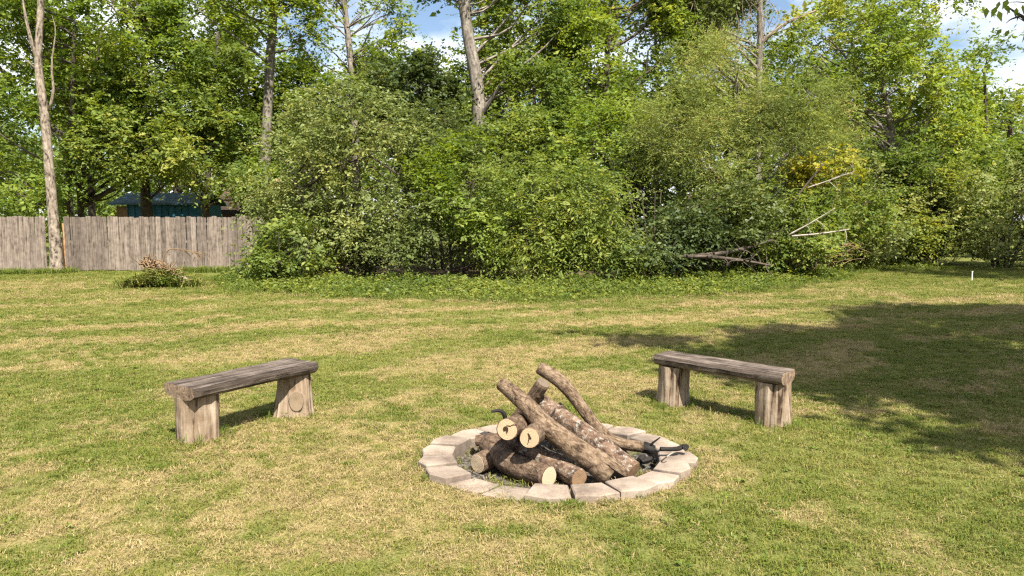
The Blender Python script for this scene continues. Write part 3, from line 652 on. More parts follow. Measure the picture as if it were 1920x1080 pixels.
# ------------------------------------------------------------------ fence, shed, house
picket_meshes = []
for k in range(6):
    r = np.random.default_rng(400 + k); mb = MB(); w, h, t = .168, 1.84 + r.uniform(-.02, .025), .018
    n = 7; zz = np.linspace(.03, h - .025, n); wob = r.normal(0, .003, n)
    prof = [(-w / 2 + wob[i], z) for i, z in enumerate(zz)] + [(-w / 2 + .022, h), (w / 2 - .022, h + r.uniform(-.008, .008))] + [(w / 2 + wob[i] * .5, z) for i, z in reversed(list(enumerate(zz)))]
    m = len(prof); v = [(x, -t / 2, z) for x, z in prof] + [(x, t / 2, z) for x, z in prof]
    mb.add(v, [tuple(range(m)), tuple(range(2 * m - 1, m - 1, -1))] + [(i, i + m, (i + 1) % m + m, (i + 1) % m) for i in range(m)], [(q[0], q[2]) for q in v])
    picket_meshes.append(mb.mesh('picket', M['picket']))
def fence(label, p0, p1, seed):
    r = np.random.default_rng(seed); p0, p1 = A(*p0), A(*p1); d = p1 - p0; L_ = math.hypot(*d); d = d / L_; ang = math.atan2(d[1], d[0])
    o = empty('wooden_fence', (p0[0], p0[1], 0), label, 'fence', 'weathered picket fence'); bpy.context.view_layer.update()
    x = 0.0
    while x < L_:
        q = p0 + d * (x + .085); k = link('picket', picket_meshes[r.integers(6)], o)
        k.location = Vector((q[0], q[1], r.uniform(-.02, .02))); k.rotation_euler = (r.normal(0, .006), r.normal(0, .007), ang + r.normal(0, .03) + (math.pi if r.uniform() < .5 else 0))
        x += .168 + r.uniform(0, .003)
    nv = A(-d[1], d[0])
    for z in (.35, .95, 1.55):
        mb = MB(); a, b = p0 + nv * .032, p1 + nv * .032
        v = [(*(e + nv * w), z + h) for e in (a, b) for w, h in ((0, 0), (.038, 0), (.038, .088), (0, .088))]
        mb.add(v, [(0, 1, 2, 3), (7, 6, 5, 4), (0, 4, 5, 1), (1, 5, 6, 2), (2, 6, 7, 3), (3, 7, 4, 0)], [(q[2], q[0]) for q in v]); mb.build('rail', M['rail'], o)
    for x in np.arange(.05, L_ + .1, 2.4):
        e = p0 + d * x + nv * .125; mb = MB(); box(mb, (e[0] - .045, e[1] - .045, -.05), (e[0] + .045, e[1] + .045, 1.80)); mb.build('post', M['rail'], o)
    return o
fl_o = fence('weathered grey picket fence running left of the pale leaning tree trunk', (-22.0, 24.9), (-15.70, 25.55), 1)
fr_o = fence('weathered grey picket fence between the pale leaning trunk and the big rounded bush', (-15.05, 25.75), (-5.9, 26.9), 2)
mb = MB(); tube(mb, [(-15.13, 25.80, -.05), (-15.16, 25.80, .7), (-15.10, 25.80, 1.2), (-15.15, 25.80, 1.62)], [.075, .075, .06, .03], 8, .25, 5, 3)
tag(mb.build('post', M['post_orange'], fr_o), 'broken orange-brown end post')
g = P(137, 507, 0); mb = MB(); tube(mb, [(g[0], 25.2, -.05), (g[0], 25.2, .35), (g[0] - .03, 25.2, .66)], [.15, .135, .12], 12, .18, 4, 8)
tag(mb.build('tree_stump', M['trunk_pale'], None, True), 'short pale stump beside the fence gap, right of the leaning trunk', 'stump')

sh = empty('blue_shed', (-14.6, 34.5, 0), 'low blue shed with a brown door behind the picket fence', 'shed')
x0, x1 = at(238, 400, 34.5)[0], at(372, 400, 34.5)[0]; xd = at(218, 400, 34.5)[0]
mb = MB(); box(mb, (x0, 34.5, 0), (x1, 37.2, 2.45)); mb.build('wall', M['blue_wall'], sh)
for k in range(int((x1 - x0) / .3)):
    mb = MB(); box(mb, (x0 + .3 * k + .02, 34.47, 0), (x0 + .3 * k + .06, 34.4995, 2.42)); mb.build('batten', M['blue_wall'], sh)
mb = MB(); box(mb, (xd, 34.52, 0), (x0 - .004, 34.9, 2.35)); mb.build('door', M['shed_door'], sh)
mb = MB(); v = [(xd - .2, 34.2, 2.48), (x1 + .2, 34.2, 2.48), (x1 + .2, 36, 3.0), (xd - .2, 36, 3.0), (xd - .2, 37.5, 2.48), (x1 + .2, 37.5, 2.48)]
v = v + [(a, b, c - .07) for a, b, c in v]
mb.add(v, [(0, 1, 2, 3), (3, 2, 5, 4), (7, 6, 9, 8), (8, 9, 10, 11), (0, 6, 7, 1), (4, 5, 11, 10), (1, 7, 8, 2), (2, 8, 11, 5), (0, 3, 9, 6), (3, 4, 10, 9)]); mb.build('roof', M['blue_roof'], sh)
hs = empty('neighbour_house', (-16.5, 50, 0), 'house with a tan shingled roof and dark eave behind the fence', 'house')
hx0, hx1 = at(392, 400, 46)[0], at(500, 400, 46)[0]
mb = MB(); box(mb, (hx0 + .6, 46.5, 0), (hx1 - .6, 54, 2.25)); mb.build('wall', M['house_wall'], hs)
mb = MB(); v = [(hx0, 46, 2.32), (hx1, 46, 2.32), (hx1, 50.2, 4.4), (hx0, 50.2, 4.4), (hx0, 54.4, 2.32), (hx1, 54.4, 2.32)]; v = v + [(a, b, c - .1) for a, b, c in v]
mb.add(v, [(0, 1, 2, 3), (3, 2, 5, 4), (7, 6, 9, 8), (8, 9, 10, 11), (1, 7, 8, 2), (2, 8, 11, 5), (0, 3, 9, 6), (3, 4, 10, 9), (4, 5, 11, 10)]); rf = mb.build('roof', M['house_roof'], hs)
mb = MB(); box(mb, (hx0 - .02, 45.94, 2.10), (hx1 + .02, 45.995, 2.36)); mb.build('fascia', M['eave'], rf)
for k in range(1):
    wx = hx0 + 1.2 + k * 2.4; mb = MB(); box(mb, (wx, 46.44, .9), (wx + .9, 46.497, 2.0)); wf = mb.build('window', M['eave'], hs)

# ------------------------------------------------------------------ foliage
def leaves(centers, radii, n_per, Ln, Wd, rng, tone0=.45, tvar=.16, tleaf=.12, droop=.25, upb=1.0, spread=.9, twiglen=1.0, per_twig=9, outc=None, flat=.75, tone_fn=None):
    """leafy twigs filling clumps: returns verts, quads, tone per leaf"""
    k = len(centers); centers = np.asarray(centers); radii = np.asarray(radii)
    nt = np.maximum(2, rng.poisson(n_per / per_twig, k) if np.ndim(n_per) == 0 else (np.asarray(n_per) / per_twig).astype(int))
    ci = np.repeat(np.arange(k), nt); T = len(ci); c = centers[ci]; rad = radii[ci]
    if outc is None: outc = centers.mean(0)
    out = nrm(c - outc)
    dirs = nrm(rng.normal(size=(T, 3)) * A(1, 1, flat) + out * .55 + A(0, 0, .15))
    org = c + rng.normal(size=(T, 3)) * rad[:, None] * A(.38, .38, .30)
    tl = rad * rng.uniform(.5, 1.15, T) * twiglen * np.where(rng.uniform(size=T) < .12, 1.7, 1)
    ctone = np.clip(rng.normal(tone0, tvar, k), 0, 1)
    ctone = np.clip(ctone + (fbm(centers * .42 + 5.1, 83, 3) - .5) * .9, 0, 1)
    if tone_fn is not None: ctone = np.clip(ctone + tone_fn(centers), 0, 1)
    li = np.repeat(np.arange(T), per_twig); n = len(li)
    t = np.tile(np.linspace(.2, 1, per_twig), T) + rng.uniform(-.05, .05, n)
    d = dirs[li]; pos = org[li] + d * (tl[li] * t)[:, None]
    pos[:, 2] -= droop * tl[li] * t ** 2
    side = nrm(np.cross(d, A(0, 0, 1)) + 1e-6); sg = np.tile(np.where(np.arange(per_twig) % 2, 1., -1.), T)[:, None]
    ax = nrm(d * .7 + side * sg * spread + rng.normal(size=(n, 3)) * .35 + A(0, 0, -droop * .8))
    nn = nrm(A(0, 0, upb * .7) + out[ci[li]] * .8 + rng.normal(size=(n, 3)) * .5); nn = nrm(nn - ax * np.sum(nn * ax, 1, keepdims=True))
    b = np.cross(nn, ax); s = (np.clip(rng.lognormal(-.05, .3, n), .45, 1.9) * rng.uniform(.75, 1.25, k)[ci[li]])[:, None]; L_ = Ln * s; W_ = Wd * s
    pos = pos + ax * .1 * L_
    v = np.empty((n, 4, 3)); v[:, 0] = pos; v[:, 1] = pos + ax * L_ * .48 + b * W_ * .5 + nn * W_ * .12
    v[:, 2] = pos + ax * L_ - nn * L_ * .10; v[:, 3] = pos + ax * L_ * .48 - b * W_ * .5 + nn * W_ * .12
    tone = np.clip(ctone[ci[li]] + rng.normal(0, tleaf, n), 0, 1)
    return v.reshape(-1, 3), np.arange(n * 4).reshape(n, 4), tone, (org, dirs, tl)

def lobe_clumps(lobes, n, r_clump, rng, zmin=.15, front=.5, shell=(.55, 1.0), lump=.35, hollow=.50):
    """clump centres spread through the outer part of lumpy ellipsoids (world units), denser on the side of the lawn"""
    vol = np.array([l[3] * l[5] + l[3] * l[4] * .3 for l in lobes]); cnt = np.maximum(3, (n * vol / vol.sum())).astype(int)
    C = []
    for q, (l, m) in enumerate(zip(lobes, cnt)):
        u = nrm(rng.normal(size=(m * 3, 3)))
        keep = (u[:, 1] < .15) | (rng.uniform(size=len(u)) < 1 - front); u = u[keep][:m]
        rr = rng.uniform(shell[0] ** 2, shell[1] ** 2, len(u)) ** .5
        rr = rr * (1 - lump / 2 + lump * fbm(u * 2.1 + q * 5.7 + l[0], 77, 3) * 1.1)
        C.append(A(*l[:3]) + u * rr[:, None] * A(*l[3:6]))
    C = np.concatenate(C); C = C[C[:, 2] > zmin]
    # boughs wander: warp the smooth shape, open hollows, and let some sprays stick out
    wv = np.stack([fbm(C * .55 + 31.7 * k, 57 + k, 3) for k in range(3)], -1) - .5
    C = C + wv * A(2.3, 1.7, 2.1) * min(1.0, r_clump * 1.7)
    h = fbm(C * (.50 / r_clump) + 11.3, 55, 2); C = C[h > np.quantile(h, hollow)]
    C = C[C[:, 2] > zmin]
    return C, r_clump * rng.uniform(.7, 1.35, len(C))

def limbs(mb, trunk, targets, rng, r0, nmax, twist=.12, seg=6, t_lo=.3):
    """curved limbs from the trunk line out to some of the clumps"""
    sel = targets[rng.permutation(len(targets))[:nmax]]; tz = trunk[:, 2]
    for t in sel:
        hd = np.linalg.norm((trunk - t)[:, :2], axis=1).min(); zs = t[2] - hd * rng.uniform(.5, 1.1)
        zs = min(max(zs, tz[0] + (tz[-1] - tz[0]) * t_lo), tz[-1] - .05); i = int(np.argmin(abs(tz - zs))); s = trunk[i]
        L_ = np.linalg.norm(t - s); m1 = s * .62 + t * .38 + rng.normal(0, twist, 3) * L_ * .5 + A(0, 0, -.03 * L_); m2 = s * .28 + t * .72 + rng.normal(0, twist, 3) * L_ * .4
        rr = min(r0 * .5, .012 + .014 * L_) * rng.uniform(.7, 1.2)
        tube(mb, spline([s, m1, m2, t], 9), np.linspace(rr, .006, 9), seg, cap=(False, False))

LEAVES = [0]
def crown_mesh(parts, mat):
    v, q, t, n = [], [], [], 0
    for a in parts: v.append(a[0]); q.append(a[1] + n); t.append(a[2]); n += len(a[0])
    LEAVES[0] += n // 4
    return fast_mesh('crown', np.concatenate(v), np.concatenate(q), M[mat], tone=np.concatenate(t))

def px_of(C):
    D = C - A(0, 0, CAMH); f_ = D[:, 1] * math.cos(TH) - D[:, 2] * math.sin(TH); u_ = D[:, 1] * math.sin(TH) + D[:, 2] * math.cos(TH)
    return 960 + FPX * D[:, 0] / f_, 540 - FPX * u_ / f_
OPEN = [(478, 528, 70, 300, 33.8), (862, 925, -60, 235, 29.8), (632, 676, -60, 140, 36.8), (222, 372, 368, 412, 34.3), (402, 468, 352, 470, 62), (1652, 1690, 170, 290, 32.8)]
def gaps(C):
    """openings in the leaves where trunks, the shed and the roof stand free"""
    x_, y_ = px_of(C); k = np.zeros(len(C), bool)
    for a, b, c, d, Y_ in OPEN: k |= (x_ > a - 12) & (x_ < b + 12) & (y_ > c) & (y_ < d) & (C[:, 1] < Y_) & ((C[:, 1] > 25.5) | (Y_ > 60))
    return k
def plant(name, label, cat, base, trunk, r, lobes, n, rc, n_per, leaf, mat, tmat, seed, group=None, nlimb=26, stems=1, front=.5, shell=(.55, 1), lump=.35, zmin=.15, trunk_seg=10, part='trunk', tone0=.45, tvar=.16, cull=None, tone_fn=None, **kw):
    rng = np.random.default_rng(seed)
    o = empty(name, (base[0], base[1], 0), label, cat, group)
    C, rad = lobe_clumps(lobes, int(n * 1.4), rc, rng, zmin, front, shell, lump)
    n_per = n_per * .57; leaf = (leaf[0] * 1.17, leaf[1] * 1.17)
    k = ~gaps(C); C, rad = C[k], rad[k]
    mb = MB()
    for s in range(stems):
        tr = np.array(trunk, float)
        if stems > 1:
            a = 2 * math.pi * s / stems + rng.uniform(-.4, .4); sp_ = lobes[0][3] * rng.uniform(.3, .6)
            tr = tr + np.linspace(0, 1, len(tr))[:, None] * A(math.cos(a) * sp_, math.sin(a) * sp_ * .7, rng.uniform(-.3, .2)) + A(math.cos(a) * .25, math.sin(a) * .25, 0)
        sp = spline(tr, 26); rr = r[0] + (r[1] - r[0]) * np.linspace(0, 1, 26) ** .8
        rr = rr * (1 + .35 * np.exp(-np.linspace(0, 26, 26) / 1.6)) if stems == 1 else rr
        tube(mb, sp, rr, trunk_seg if stems == 1 else 6, .10 if stems == 1 else .05, 1.6, seed + s, (False, True))
        limbs(mb, sp, C, rng, r[0], nlimb // stems, t_lo=.25 if stems == 1 else .12)
    mb.build(part, M[tmat], o, True)
    a = leaves(C, rad, n_per, leaf[0], leaf[1], rng, tone0, tvar, outc=A(*lobes[0][:3]) - A(0, 0, .4 * lobes[0][5]), tone_fn=tone_fn, **kw)
    cr_ = link('crown', crown_mesh([a], mat), o)
    return o
def lobe(px, py, Y, wpx, hpx, depth=.8):
    """ellipsoid standing at distance Y whose half width and height are wpx, hpx photo pixels across"""
    c = at(px, py, Y); k = Y / FPX; return (c[0], c[1], c[2], wpx * k, wpx * k * depth, hpx * k)
def trunk_px(pts, Y, z0=-.1):
    t = [at(px, py, Y) for px, py in pts]; b = t[0].copy(); b[2] = z0; return [b] + t if t[0][2] > .3 else t

# --- shrubs along the lawn edge
SHRUB = 'shrubs of the thicket along the lawn'
plant('rounded_bush', 'big rounded grey-green bush, tallest shrub at the right end of the fence', 'bush', (-4.7, 22.8), [(-4.7, 22.8, -.1), (-4.7, 22.9, 1.5), (-4.6, 23, 3.6)], (.06, .015),
      [lobe(690, 350, 23, 215, 165), lobe(560, 430, 22, 110, 100), lobe(780, 430, 21.6, 140, 105), lobe(675, 250, 23.2, 120, 70), lobe(660, 460, 21.4, 150, 60)],
      620, .52, 200, (.085, .046), 'leaf_olive', 'trunk_dark', 11, SHRUB, nlimb=60, stems=7, part='stems', tone0=.52, tvar=.17, zmin=.5, droop=.4)
plant('leafy_shrub', 'low bright green shrub at the left foot of the big rounded bush', 'bush', (-6.0, 20.6), [(-6, 20.6, -.1), (-6, 20.6, .6), (-5.9, 20.6, 1.3)], (.03, .01),
      [lobe(545, 470, 20.6, 75, 45)], 70, .35, 170, (.08, .05), 'leaf_green', 'trunk_dark', 12, SHRUB, nlimb=16, stems=4, part='stems', tone0=.5)
plant('leafy_shrub', 'yellow-green vine shrub with yellowing shoots right of the rounded bush', 'bush', (-1.6, 21.9), [(-1.6, 21.9, -.1), (-1.6, 22, 1.5), (-1.5, 22, 3.0)], (.05, .012),
      [lobe(850, 360, 22.2, 90, 95), lobe(905, 420, 21.6, 80, 80)], 210, .45, 180, (.09, .05), 'leaf_yellow', 'trunk_dark', 13, SHRUB, nlimb=30, stems=5, part='stems', tone0=.40, zmin=.5, droop=.35)
plant('arching_shrub', 'fine-leaved shrub with arching sprays in the middle of the thicket', 'bush', (.9, 20.8), [(.9, 20.8, -.1), (.9, 20.9, 1.4), (1, 21, 2.8)], (.05, .012),
      [lobe(975, 375, 21.6, 85, 95), lobe(1075, 395, 21, 90, 95), lobe(1135, 450, 20.2, 75, 55), lobe(1020, 460, 20.2, 75, 50), lobe(935, 455, 20.6, 70, 55)], 400, .5, 200, (.10, .034), 'leaf_green', 'trunk_dark', 14, SHRUB, nlimb=44, stems=6, part='stems', tone0=.55, zmin=.45, droop=.55, per_twig=12, twiglen=1.35)
plant('glossy_shrub', 'dark glossy-leaved shrub under the feathery cedar', 'bush', (4.2, 21.6), [(4.2, 21.8, -.1), (4.2, 21.9, 1.4), (4.3, 22, 2.7)], (.05, .012),
      [lobe(1225, 420, 21.8, 105, 95), lobe(1330, 420, 22.4, 110, 90), lobe(1200, 480, 20.6, 80, 40)], 330, .45, 190, (.085, .048), 'leaf_dark', 'trunk_dark', 15, SHRUB, nlimb=36, stems=6, part='stems', tone0=.5, zmin=.55)
plant('leafy_shrub', 'bright green shrub behind the pale dead branches', 'bush', (8.2, 23.8), [(8.2, 24, -.1), (8.2, 24, 1.2), (8.2, 24, 2.4)], (.05, .012),
      [lobe(1440, 395, 23.5, 105, 95), lobe(1560, 425, 25, 95, 80), lobe(1470, 465, 22.6, 90, 40)], 330, .45, 180, (.085, .05), 'leaf_green', 'trunk_dark', 16, SHRUB, nlimb=34, stems=6, part='stems', tone0=.62, zmin=.55)
plant('sapling', 'small sapling with golden yellow leaves above the dead branches', 'tree', (9.9, 24.2), [(9.7, 24.4, -.1), (9.8, 24.3, 1.6), (10.05, 24.1, 3.4)], (.04, .012),
      [lobe(1560, 298, 24, 60, 30), lobe(1500, 330, 24, 40, 30)], 64, .34, 150, (.09, .05), 'leaf_gold', 'trunk_dark', 17, None, nlimb=12, tone0=.5, front=.2)
HEDGE = 'shrubs closing the far right of the lawn'
plant('hedge_shrub', 'tall olive shrub left of the gap at the far end of the lawn', 'bush', (13.0, 28.8), [(13, 29, -.1), (13, 29, 1.8), (13, 29, 3.8)], (.06, .014),
      [lobe(1660, 380, 28.5, 75, 110), lobe(1610, 440, 27, 60, 50)], 210, .55, 180, (.10, .052), 'leaf_olive', 'trunk_dark', 18, HEDGE, nlimb=26, stems=5, part='stems', tone0=.6, zmin=.4)
plant('hedge_shrub', 'broad yellow-green shrub mass at the far right of the lawn', 'bush', (16.0, 29.4), [(16, 29.4, -.1), (16, 29.4, 1.6), (16, 29.5, 3.6)], (.06, .014),
      [lobe(1770, 390, 29, 95, 105), lobe(1700, 440, 28.6, 70, 55)], 290, .55, 190, (.10, .055), 'leaf_green', 'trunk_dark', 19, HEDGE, nlimb=30, stems=6, part='stems', tone0=.62, zmin=.35)
plant('hedge_shrub', 'rounded shrub with greyer leaves at the right end of the far hedge', 'bush', (18.0, 27.8), [(18, 28, -.1), (18, 28, 1.2), (18, 28, 2.6)], (.06, .014),
      [lobe(1890, 400, 28, 100, 95), lobe(1880, 455, 27.2, 75, 45), lobe(2010, 380, 28, 110, 110)], 330, .5, 190, (.09, .05), 'leaf_olive', 'trunk_dark', 20, HEDGE, nlimb=30, stems=6, part='stems', tone0=.55, zmin=.2)

# second rank: the thicket goes on behind the front shrubs
RANK = 'shrubs growing deeper in the thicket'
for k, (px, py, w_, h_, mt, nm) in enumerate([(580, 390, 60, 60, 'leaf_green', 'behind the left foot of the rounded bush'), (830, 300, 90, 110, 'leaf_dark', 'between the rounded bush and the vine shrub'), (950, 290, 95, 120, 'leaf_green', 'between the vine shrub and the arching shrub'), (1130, 310, 95, 120, 'leaf_yellow', 'above the arching shrub, left of the cedar'),
        (1185, 390, 75, 80, 'leaf_dark', 'between the arching shrub and the glossy shrub'), (1250, 320, 80, 100, 'leaf_dark', 'below the left side of the cedar'), (1420, 360, 90, 70, 'leaf_green', 'below the middle of the cedar'), (1570, 380, 80, 80, 'leaf_dark', 'behind the pale dead branches'), (1690, 410, 70, 70, 'leaf_dark', 'in the gap before the far hedge')]):
    Yr = 25.2 + (k % 3) * .9 + (3 if px > 1500 else 0); b_ = at(px, 420, Yr)
    plant('inner_shrub', 'leafy shrub growing ' + nm, 'bush', b_[:2], [(b_[0], Yr, -.1), (b_[0], Yr, 1.4), (b_[0] + .1, Yr, 2.8)], (.05, .012), [lobe(px, py, Yr, w_, h_), lobe(px, 455, Yr, w_, 45)],
          210, .5, 150, (.10, .056), mt, 'trunk_dark', 700 + k, RANK, nlimb=24, stems=5, part='stems', tone0=.5, zmin=.3)

# --- feathery cedar
plant('cedar_tree', 'feathery olive cedar tree rising in front of the taller trees', 'tree', (6.6, 25.4), trunk_px([(1395, 480), (1390, 380), (1385, 250), (1380, 110)], 25.4), (.16, .03),
      [lobe(1360, 190, 25.2, 130, 95, .7), lobe(1300, 240, 24.6, 110, 70, .6), lobe(1480, 230, 25.2, 115, 95, .7), lobe(1400, 320, 24.8, 150, 70, .6), lobe(1540, 290, 25.8, 65, 60), lobe(1350, 130, 25.5, 70, 45)],
      620, .50, 400, (.085, .016), 'cedar', 'trunk_grey', 21, None, nlimb=70, tone0=.50, tvar=.18, per_twig=16, twiglen=1.5, droop=.18, spread=.55, flat=.9, upb=.4)

# --- trees behind
WOODS = 'trees of the wood behind the lawn'
K = dict(nlimb=34, front=.45)
plant('leaning_tree', 'tree with a pale leaning trunk forking beside the fence gap', 'tree', (-15.1, 24.9), [at(106, 508, 24.9) * A(1, 1, 0) + A(0, 0, -.1), at(104, 470, 24.9), at(96, 360, 24.9), at(84, 220, 24.9), at(72, 120, 24.9), at(76, 20, 24.9), at(78, -80, 24.9), at(70, -220, 24.9)], (.20, .07),
      [lobe(60, -170, 25, 150, 70), lobe(140, -220, 26, 120, 60)], 60, .6, 130, (.12, .065), 'leaf_green', 'trunk_pale', 30, WOODS, nlimb=16, front=.2)
lt = bpy.data.objects['leaning_tree']; mb = MB()
tube(mb, spline([at(70, 112, 24.9), at(58, 75, 24.7), at(46, 20, 24.6), at(38, -40, 24.6)], 12), np.linspace(.075, .02, 12), 8, .08, 2, 3)
tube(mb, spline([at(93, 205, 24.9), at(100, 170, 24.8), at(97, 120, 24.8), at(104, 60, 24.8), at(98, 30, 24.8)], 12), np.linspace(.055, .006, 12), 7, .08, 2, 4)
tube(mb, spline([at(68, 130, 24.9), at(55, 118, 24.7), at(38, 100, 24.6)], 8), np.linspace(.035, .006, 8), 6, .08, 2, 5)
mb.build('limb', M['trunk_pale'], lt, True)
plant('broadleaf_tree', 'dark-stemmed tree with deep green crown just behind the left fence', 'tree', (-17.5, 29), trunk_px([(128, 400), (128, 330), (135, 200), (140, 40)], 29), (.22, .06),
      [lobe(60, 260, 29, 150, 110), lobe(150, 130, 30, 140, 120), lobe(20, 80, 29.5, 120, 110), lobe(40, 350, 28, 90, 42)], 420, .62, 170, (.125, .068), 'leaf_yellow', 'trunk_dark', 31, WOODS, tone0=.30, **K)
plant('broadleaf_tree', 'tree with thin double trunk and drooping leaves above the fence', 'tree', (-15.6, 30.5), trunk_px([(152, 400), (150, 330), (165, 220), (190, 60)], 30.5), (.16, .05),
      [lobe(210, 300, 29.5, 110, 55), lobe(250, 200, 31, 130, 80)], 250, .6, 170, (.125, .068), 'leaf_green', 'trunk_dark', 32, WOODS, tone0=.58, **K)
plant('broadleaf_tree', 'broad sunlit yellow-green tree standing over the blue shed', 'tree', (-14.4, 32), trunk_px([(275, 400), (270, 330), (262, 200), (280, 40)], 32), (.30, .08),
      [lobe(260, 90, 32, 170, 120), lobe(390, 70, 33, 130, 110), lobe(330, 220, 31.6, 120, 75), lobe(180, 20, 33, 120, 90)], 520, .68, 180, (.135, .075), 'leaf_yellow', 'trunk_dark', 33, WOODS, tone0=.36, tvar=.2, **K)
plant('broadleaf_tree', 'tree with dense green leaves hanging low over the shed roof', 'tree', (-12.6, 31), trunk_px([(385, 400), (390, 330), (400, 200), (408, 60)], 31), (.20, .05),
      [lobe(400, 290, 30.5, 120, 70), lobe(430, 180, 31.5, 90, 90), lobe(350, 345, 30, 90, 30), lobe(455, 345, 29.6, 60, 40)], 370, .58, 170, (.12, .065), 'leaf_green', 'trunk_dark', 34, WOODS, tone0=.62, **K)
plant('tall_tree', 'tall tree with straight bare grey trunk rising behind the rounded bush', 'tree', (-10.9, 34), trunk_px([(497, 330), (500, 240), (506, 120), (512, 30), (516, -60)], 34), (.27, .16),
      [lobe(500, 20, 34, 95, 60), lobe(440, -60, 34, 120, 60), lobe(590, 30, 35, 60, 55)], 280, .62, 140, (.13, .07), 'leaf_yellow', 'trunk_grey', 35, WOODS, tone0=.38, lump=.5, **K)
plant('sparse_tree', 'sparse tree with dark pinkish trunk and open branching against the sky', 'tree', (-7.9, 37), trunk_px([(668, 330), (664, 190), (655, 90), (645, 0), (640, -80)], 37), (.24, .10),
      [lobe(610, 60, 37, 75, 80), lobe(700, 30, 37, 60, 60), lobe(720, 110, 36.5, 70, 50), lobe(650, -50, 37, 110, 45)], 240, .6, 110, (.13, .07), 'leaf_yellow', 'trunk_grey', 36, WOODS, tone0=.52, lump=.6, nlimb=60, front=.1)
plant('broadleaf_tree', 'light green tree filling in behind the top of the rounded bush', 'tree', (-8.8, 32), trunk_px([(585, 330), (585, 260), (590, 190)], 32), (.14, .04),
      [lobe(560, 240, 31.5, 85, 60), lobe(630, 190, 32.5, 70, 45), lobe(520, 310, 30, 60, 45), lobe(690, 150, 34, 60, 55)], 230, .55, 160, (.11, .06), 'leaf_yellow', 'trunk_dark', 37, WOODS, tone0=.30, **K)
plant('vine_clad_tree', 'dead snag smothered in dark green vines left of the big forked trunk', 'tree', (-3.6, 29.5), trunk_px([(800, 330), (795, 240), (780, 150)], 29.5), (.18, .06),
      [lobe(780, 185, 29.3, 75, 70), lobe(840, 215, 29, 45, 45), lobe(735, 150, 29.6, 35, 40)], 300, .5, 190, (.12, .075), 'leaf_dark', 'trunk_dark', 38, WOODS, tone0=.4, **K)
plant('forked_tree', 'large grey forked trunk rising out of the thicket into open sky', 'tree', (-1.7, 30), trunk_px([(890, 300), (898, 220), (893, 150), (880, 80), (872, 30), (862, -40)], 30), (.34, .19),
      [lobe(1000, 10, 31, 80, 60), lobe(945, 130, 31, 55, 70), lobe(920, -60, 30.5, 130, 50), lobe(845, 75, 30.6, 14, 40)], 300, .6, 150, (.125, .07), 'leaf_green', 'trunk_grey', 39, WOODS, tone0=.38, lump=.5, nlimb=40, front=.3)
ft = bpy.data.objects['forked_tree']; mb = MB()
tube(mb, spline([at(877, 62, 30), at(872, 20, 29.9), at(884, -40, 29.8), at(900, -110, 29.7)], 12), np.linspace(.19, .12, 12), 10, .08, 2, 3)
mb.build('limb', M['trunk_grey'], ft, True)
plant('broadleaf_tree', 'dark leafy tree right behind the big forked trunk', 'tree', (1.0, 29.5), trunk_px([(1000, 330), (1005, 250), (1000, 160)], 29.5), (.2, .05),
      [lobe(990, 190, 29, 85, 85), lobe(950, 260, 28, 70, 50), lobe(1050, 270, 28, 70, 60)], 300, .56, 170, (.115, .065), 'leaf_green', 'trunk_dark', 40, WOODS, tone0=.45, **K)
plant('broadleaf_tree', 'sunny yellow-green tree left of the feathery cedar', 'tree', (4.0, 31), trunk_px([(1140, 330), (1135, 220), (1140, 80), (1150, -40)], 31), (.24, .06),
      [lobe(1120, 110, 31, 110, 105), lobe(1210, 60, 32, 90, 80), lobe(1150, 240, 30, 100, 80), lobe(1060, 60, 32, 60, 60), lobe(1180, -50, 32, 130, 50)], 470, .62, 175, (.125, .07), 'leaf_yellow', 'trunk_dark', 41, WOODS, tone0=.44, tvar=.2, **K)
plant('vine_hung_tree', 'grey tree hung with bare trailing vines above the cedar', 'tree', (8.3, 33), trunk_px([(1420, 300), (1422, 180), (1425, 60), (1424, -40)], 33), (.2, .10),
      [lobe(1310, 40, 33, 75, 55), lobe(1250, 30, 33, 50, 45), lobe(1360, -20, 33, 80, 40)], 300, .5, 150, (.12, .065), 'leaf_olive', 'trunk_grey', 42, WOODS, tone0=.5, nlimb=14, front=.3)
vh = bpy.data.objects['vine_hung_tree']; rv = np.random.default_rng(5); mb = MB()
for k in range(60):
    s = at(rv.uniform(1265, 1445), rv.uniform(-20, 50), rv.uniform(31.8, 32.8)); ln = rv.uniform(.6, 2.0)
    tube(mb, spline([s, s + A(rv.normal(0, .2), 0, -ln * .5), s + A(rv.normal(0, .35), rv.normal(0, .1), -ln)], 6), np.linspace(.014, .007, 6), 4, cap=(False, False))
tube(mb, spline([at(1428, 80, 33), at(1450, 60, 32.8), at(1480, 40, 32.7), at(1530, 20, 32.6)], 9), np.linspace(.10, .04, 9), 7, .08, 2, 4)
for k in range(24):
    s = at(rv.uniform(1400, 1500), rv.uniform(0, 100), 33); e = s + A(rv.normal(0, .7), rv.normal(0, .3), rv.normal(.3, .5)); tube(mb, spline([s, (s + e) / 2 + rv.normal(0, .15, 3), e], 6), np.linspace(.02, .006, 6), 4, cap=(False, False))
tag(mb.build('bare_vines', M['trunk_pale'], vh), 'bare grey vines hanging from the limbs')
plant('spreading_tree', 'spreading sunlit tree with dark V-shaped limbs right of the cedar', 'tree', (15.8, 33), trunk_px([(1672, 330), (1670, 240), (1655, 160), (1640, 60)], 33), (.26, .07),
      [lobe(1600, 110, 33, 120, 100), lobe(1700, 150, 33, 110, 90), lobe(1640, 20, 33.5, 130, 80), lobe(1560, 200, 32.6, 70, 60), lobe(1740, 240, 32, 80, 60), lobe(1530, 90, 33.4, 45, 30)], 400, .62, 160, (.13, .072), 'leaf_yellow', 'trunk_grey', 43, WOODS, tone0=.46, tvar=.2, nlimb=60, lump=.5, front=.35)
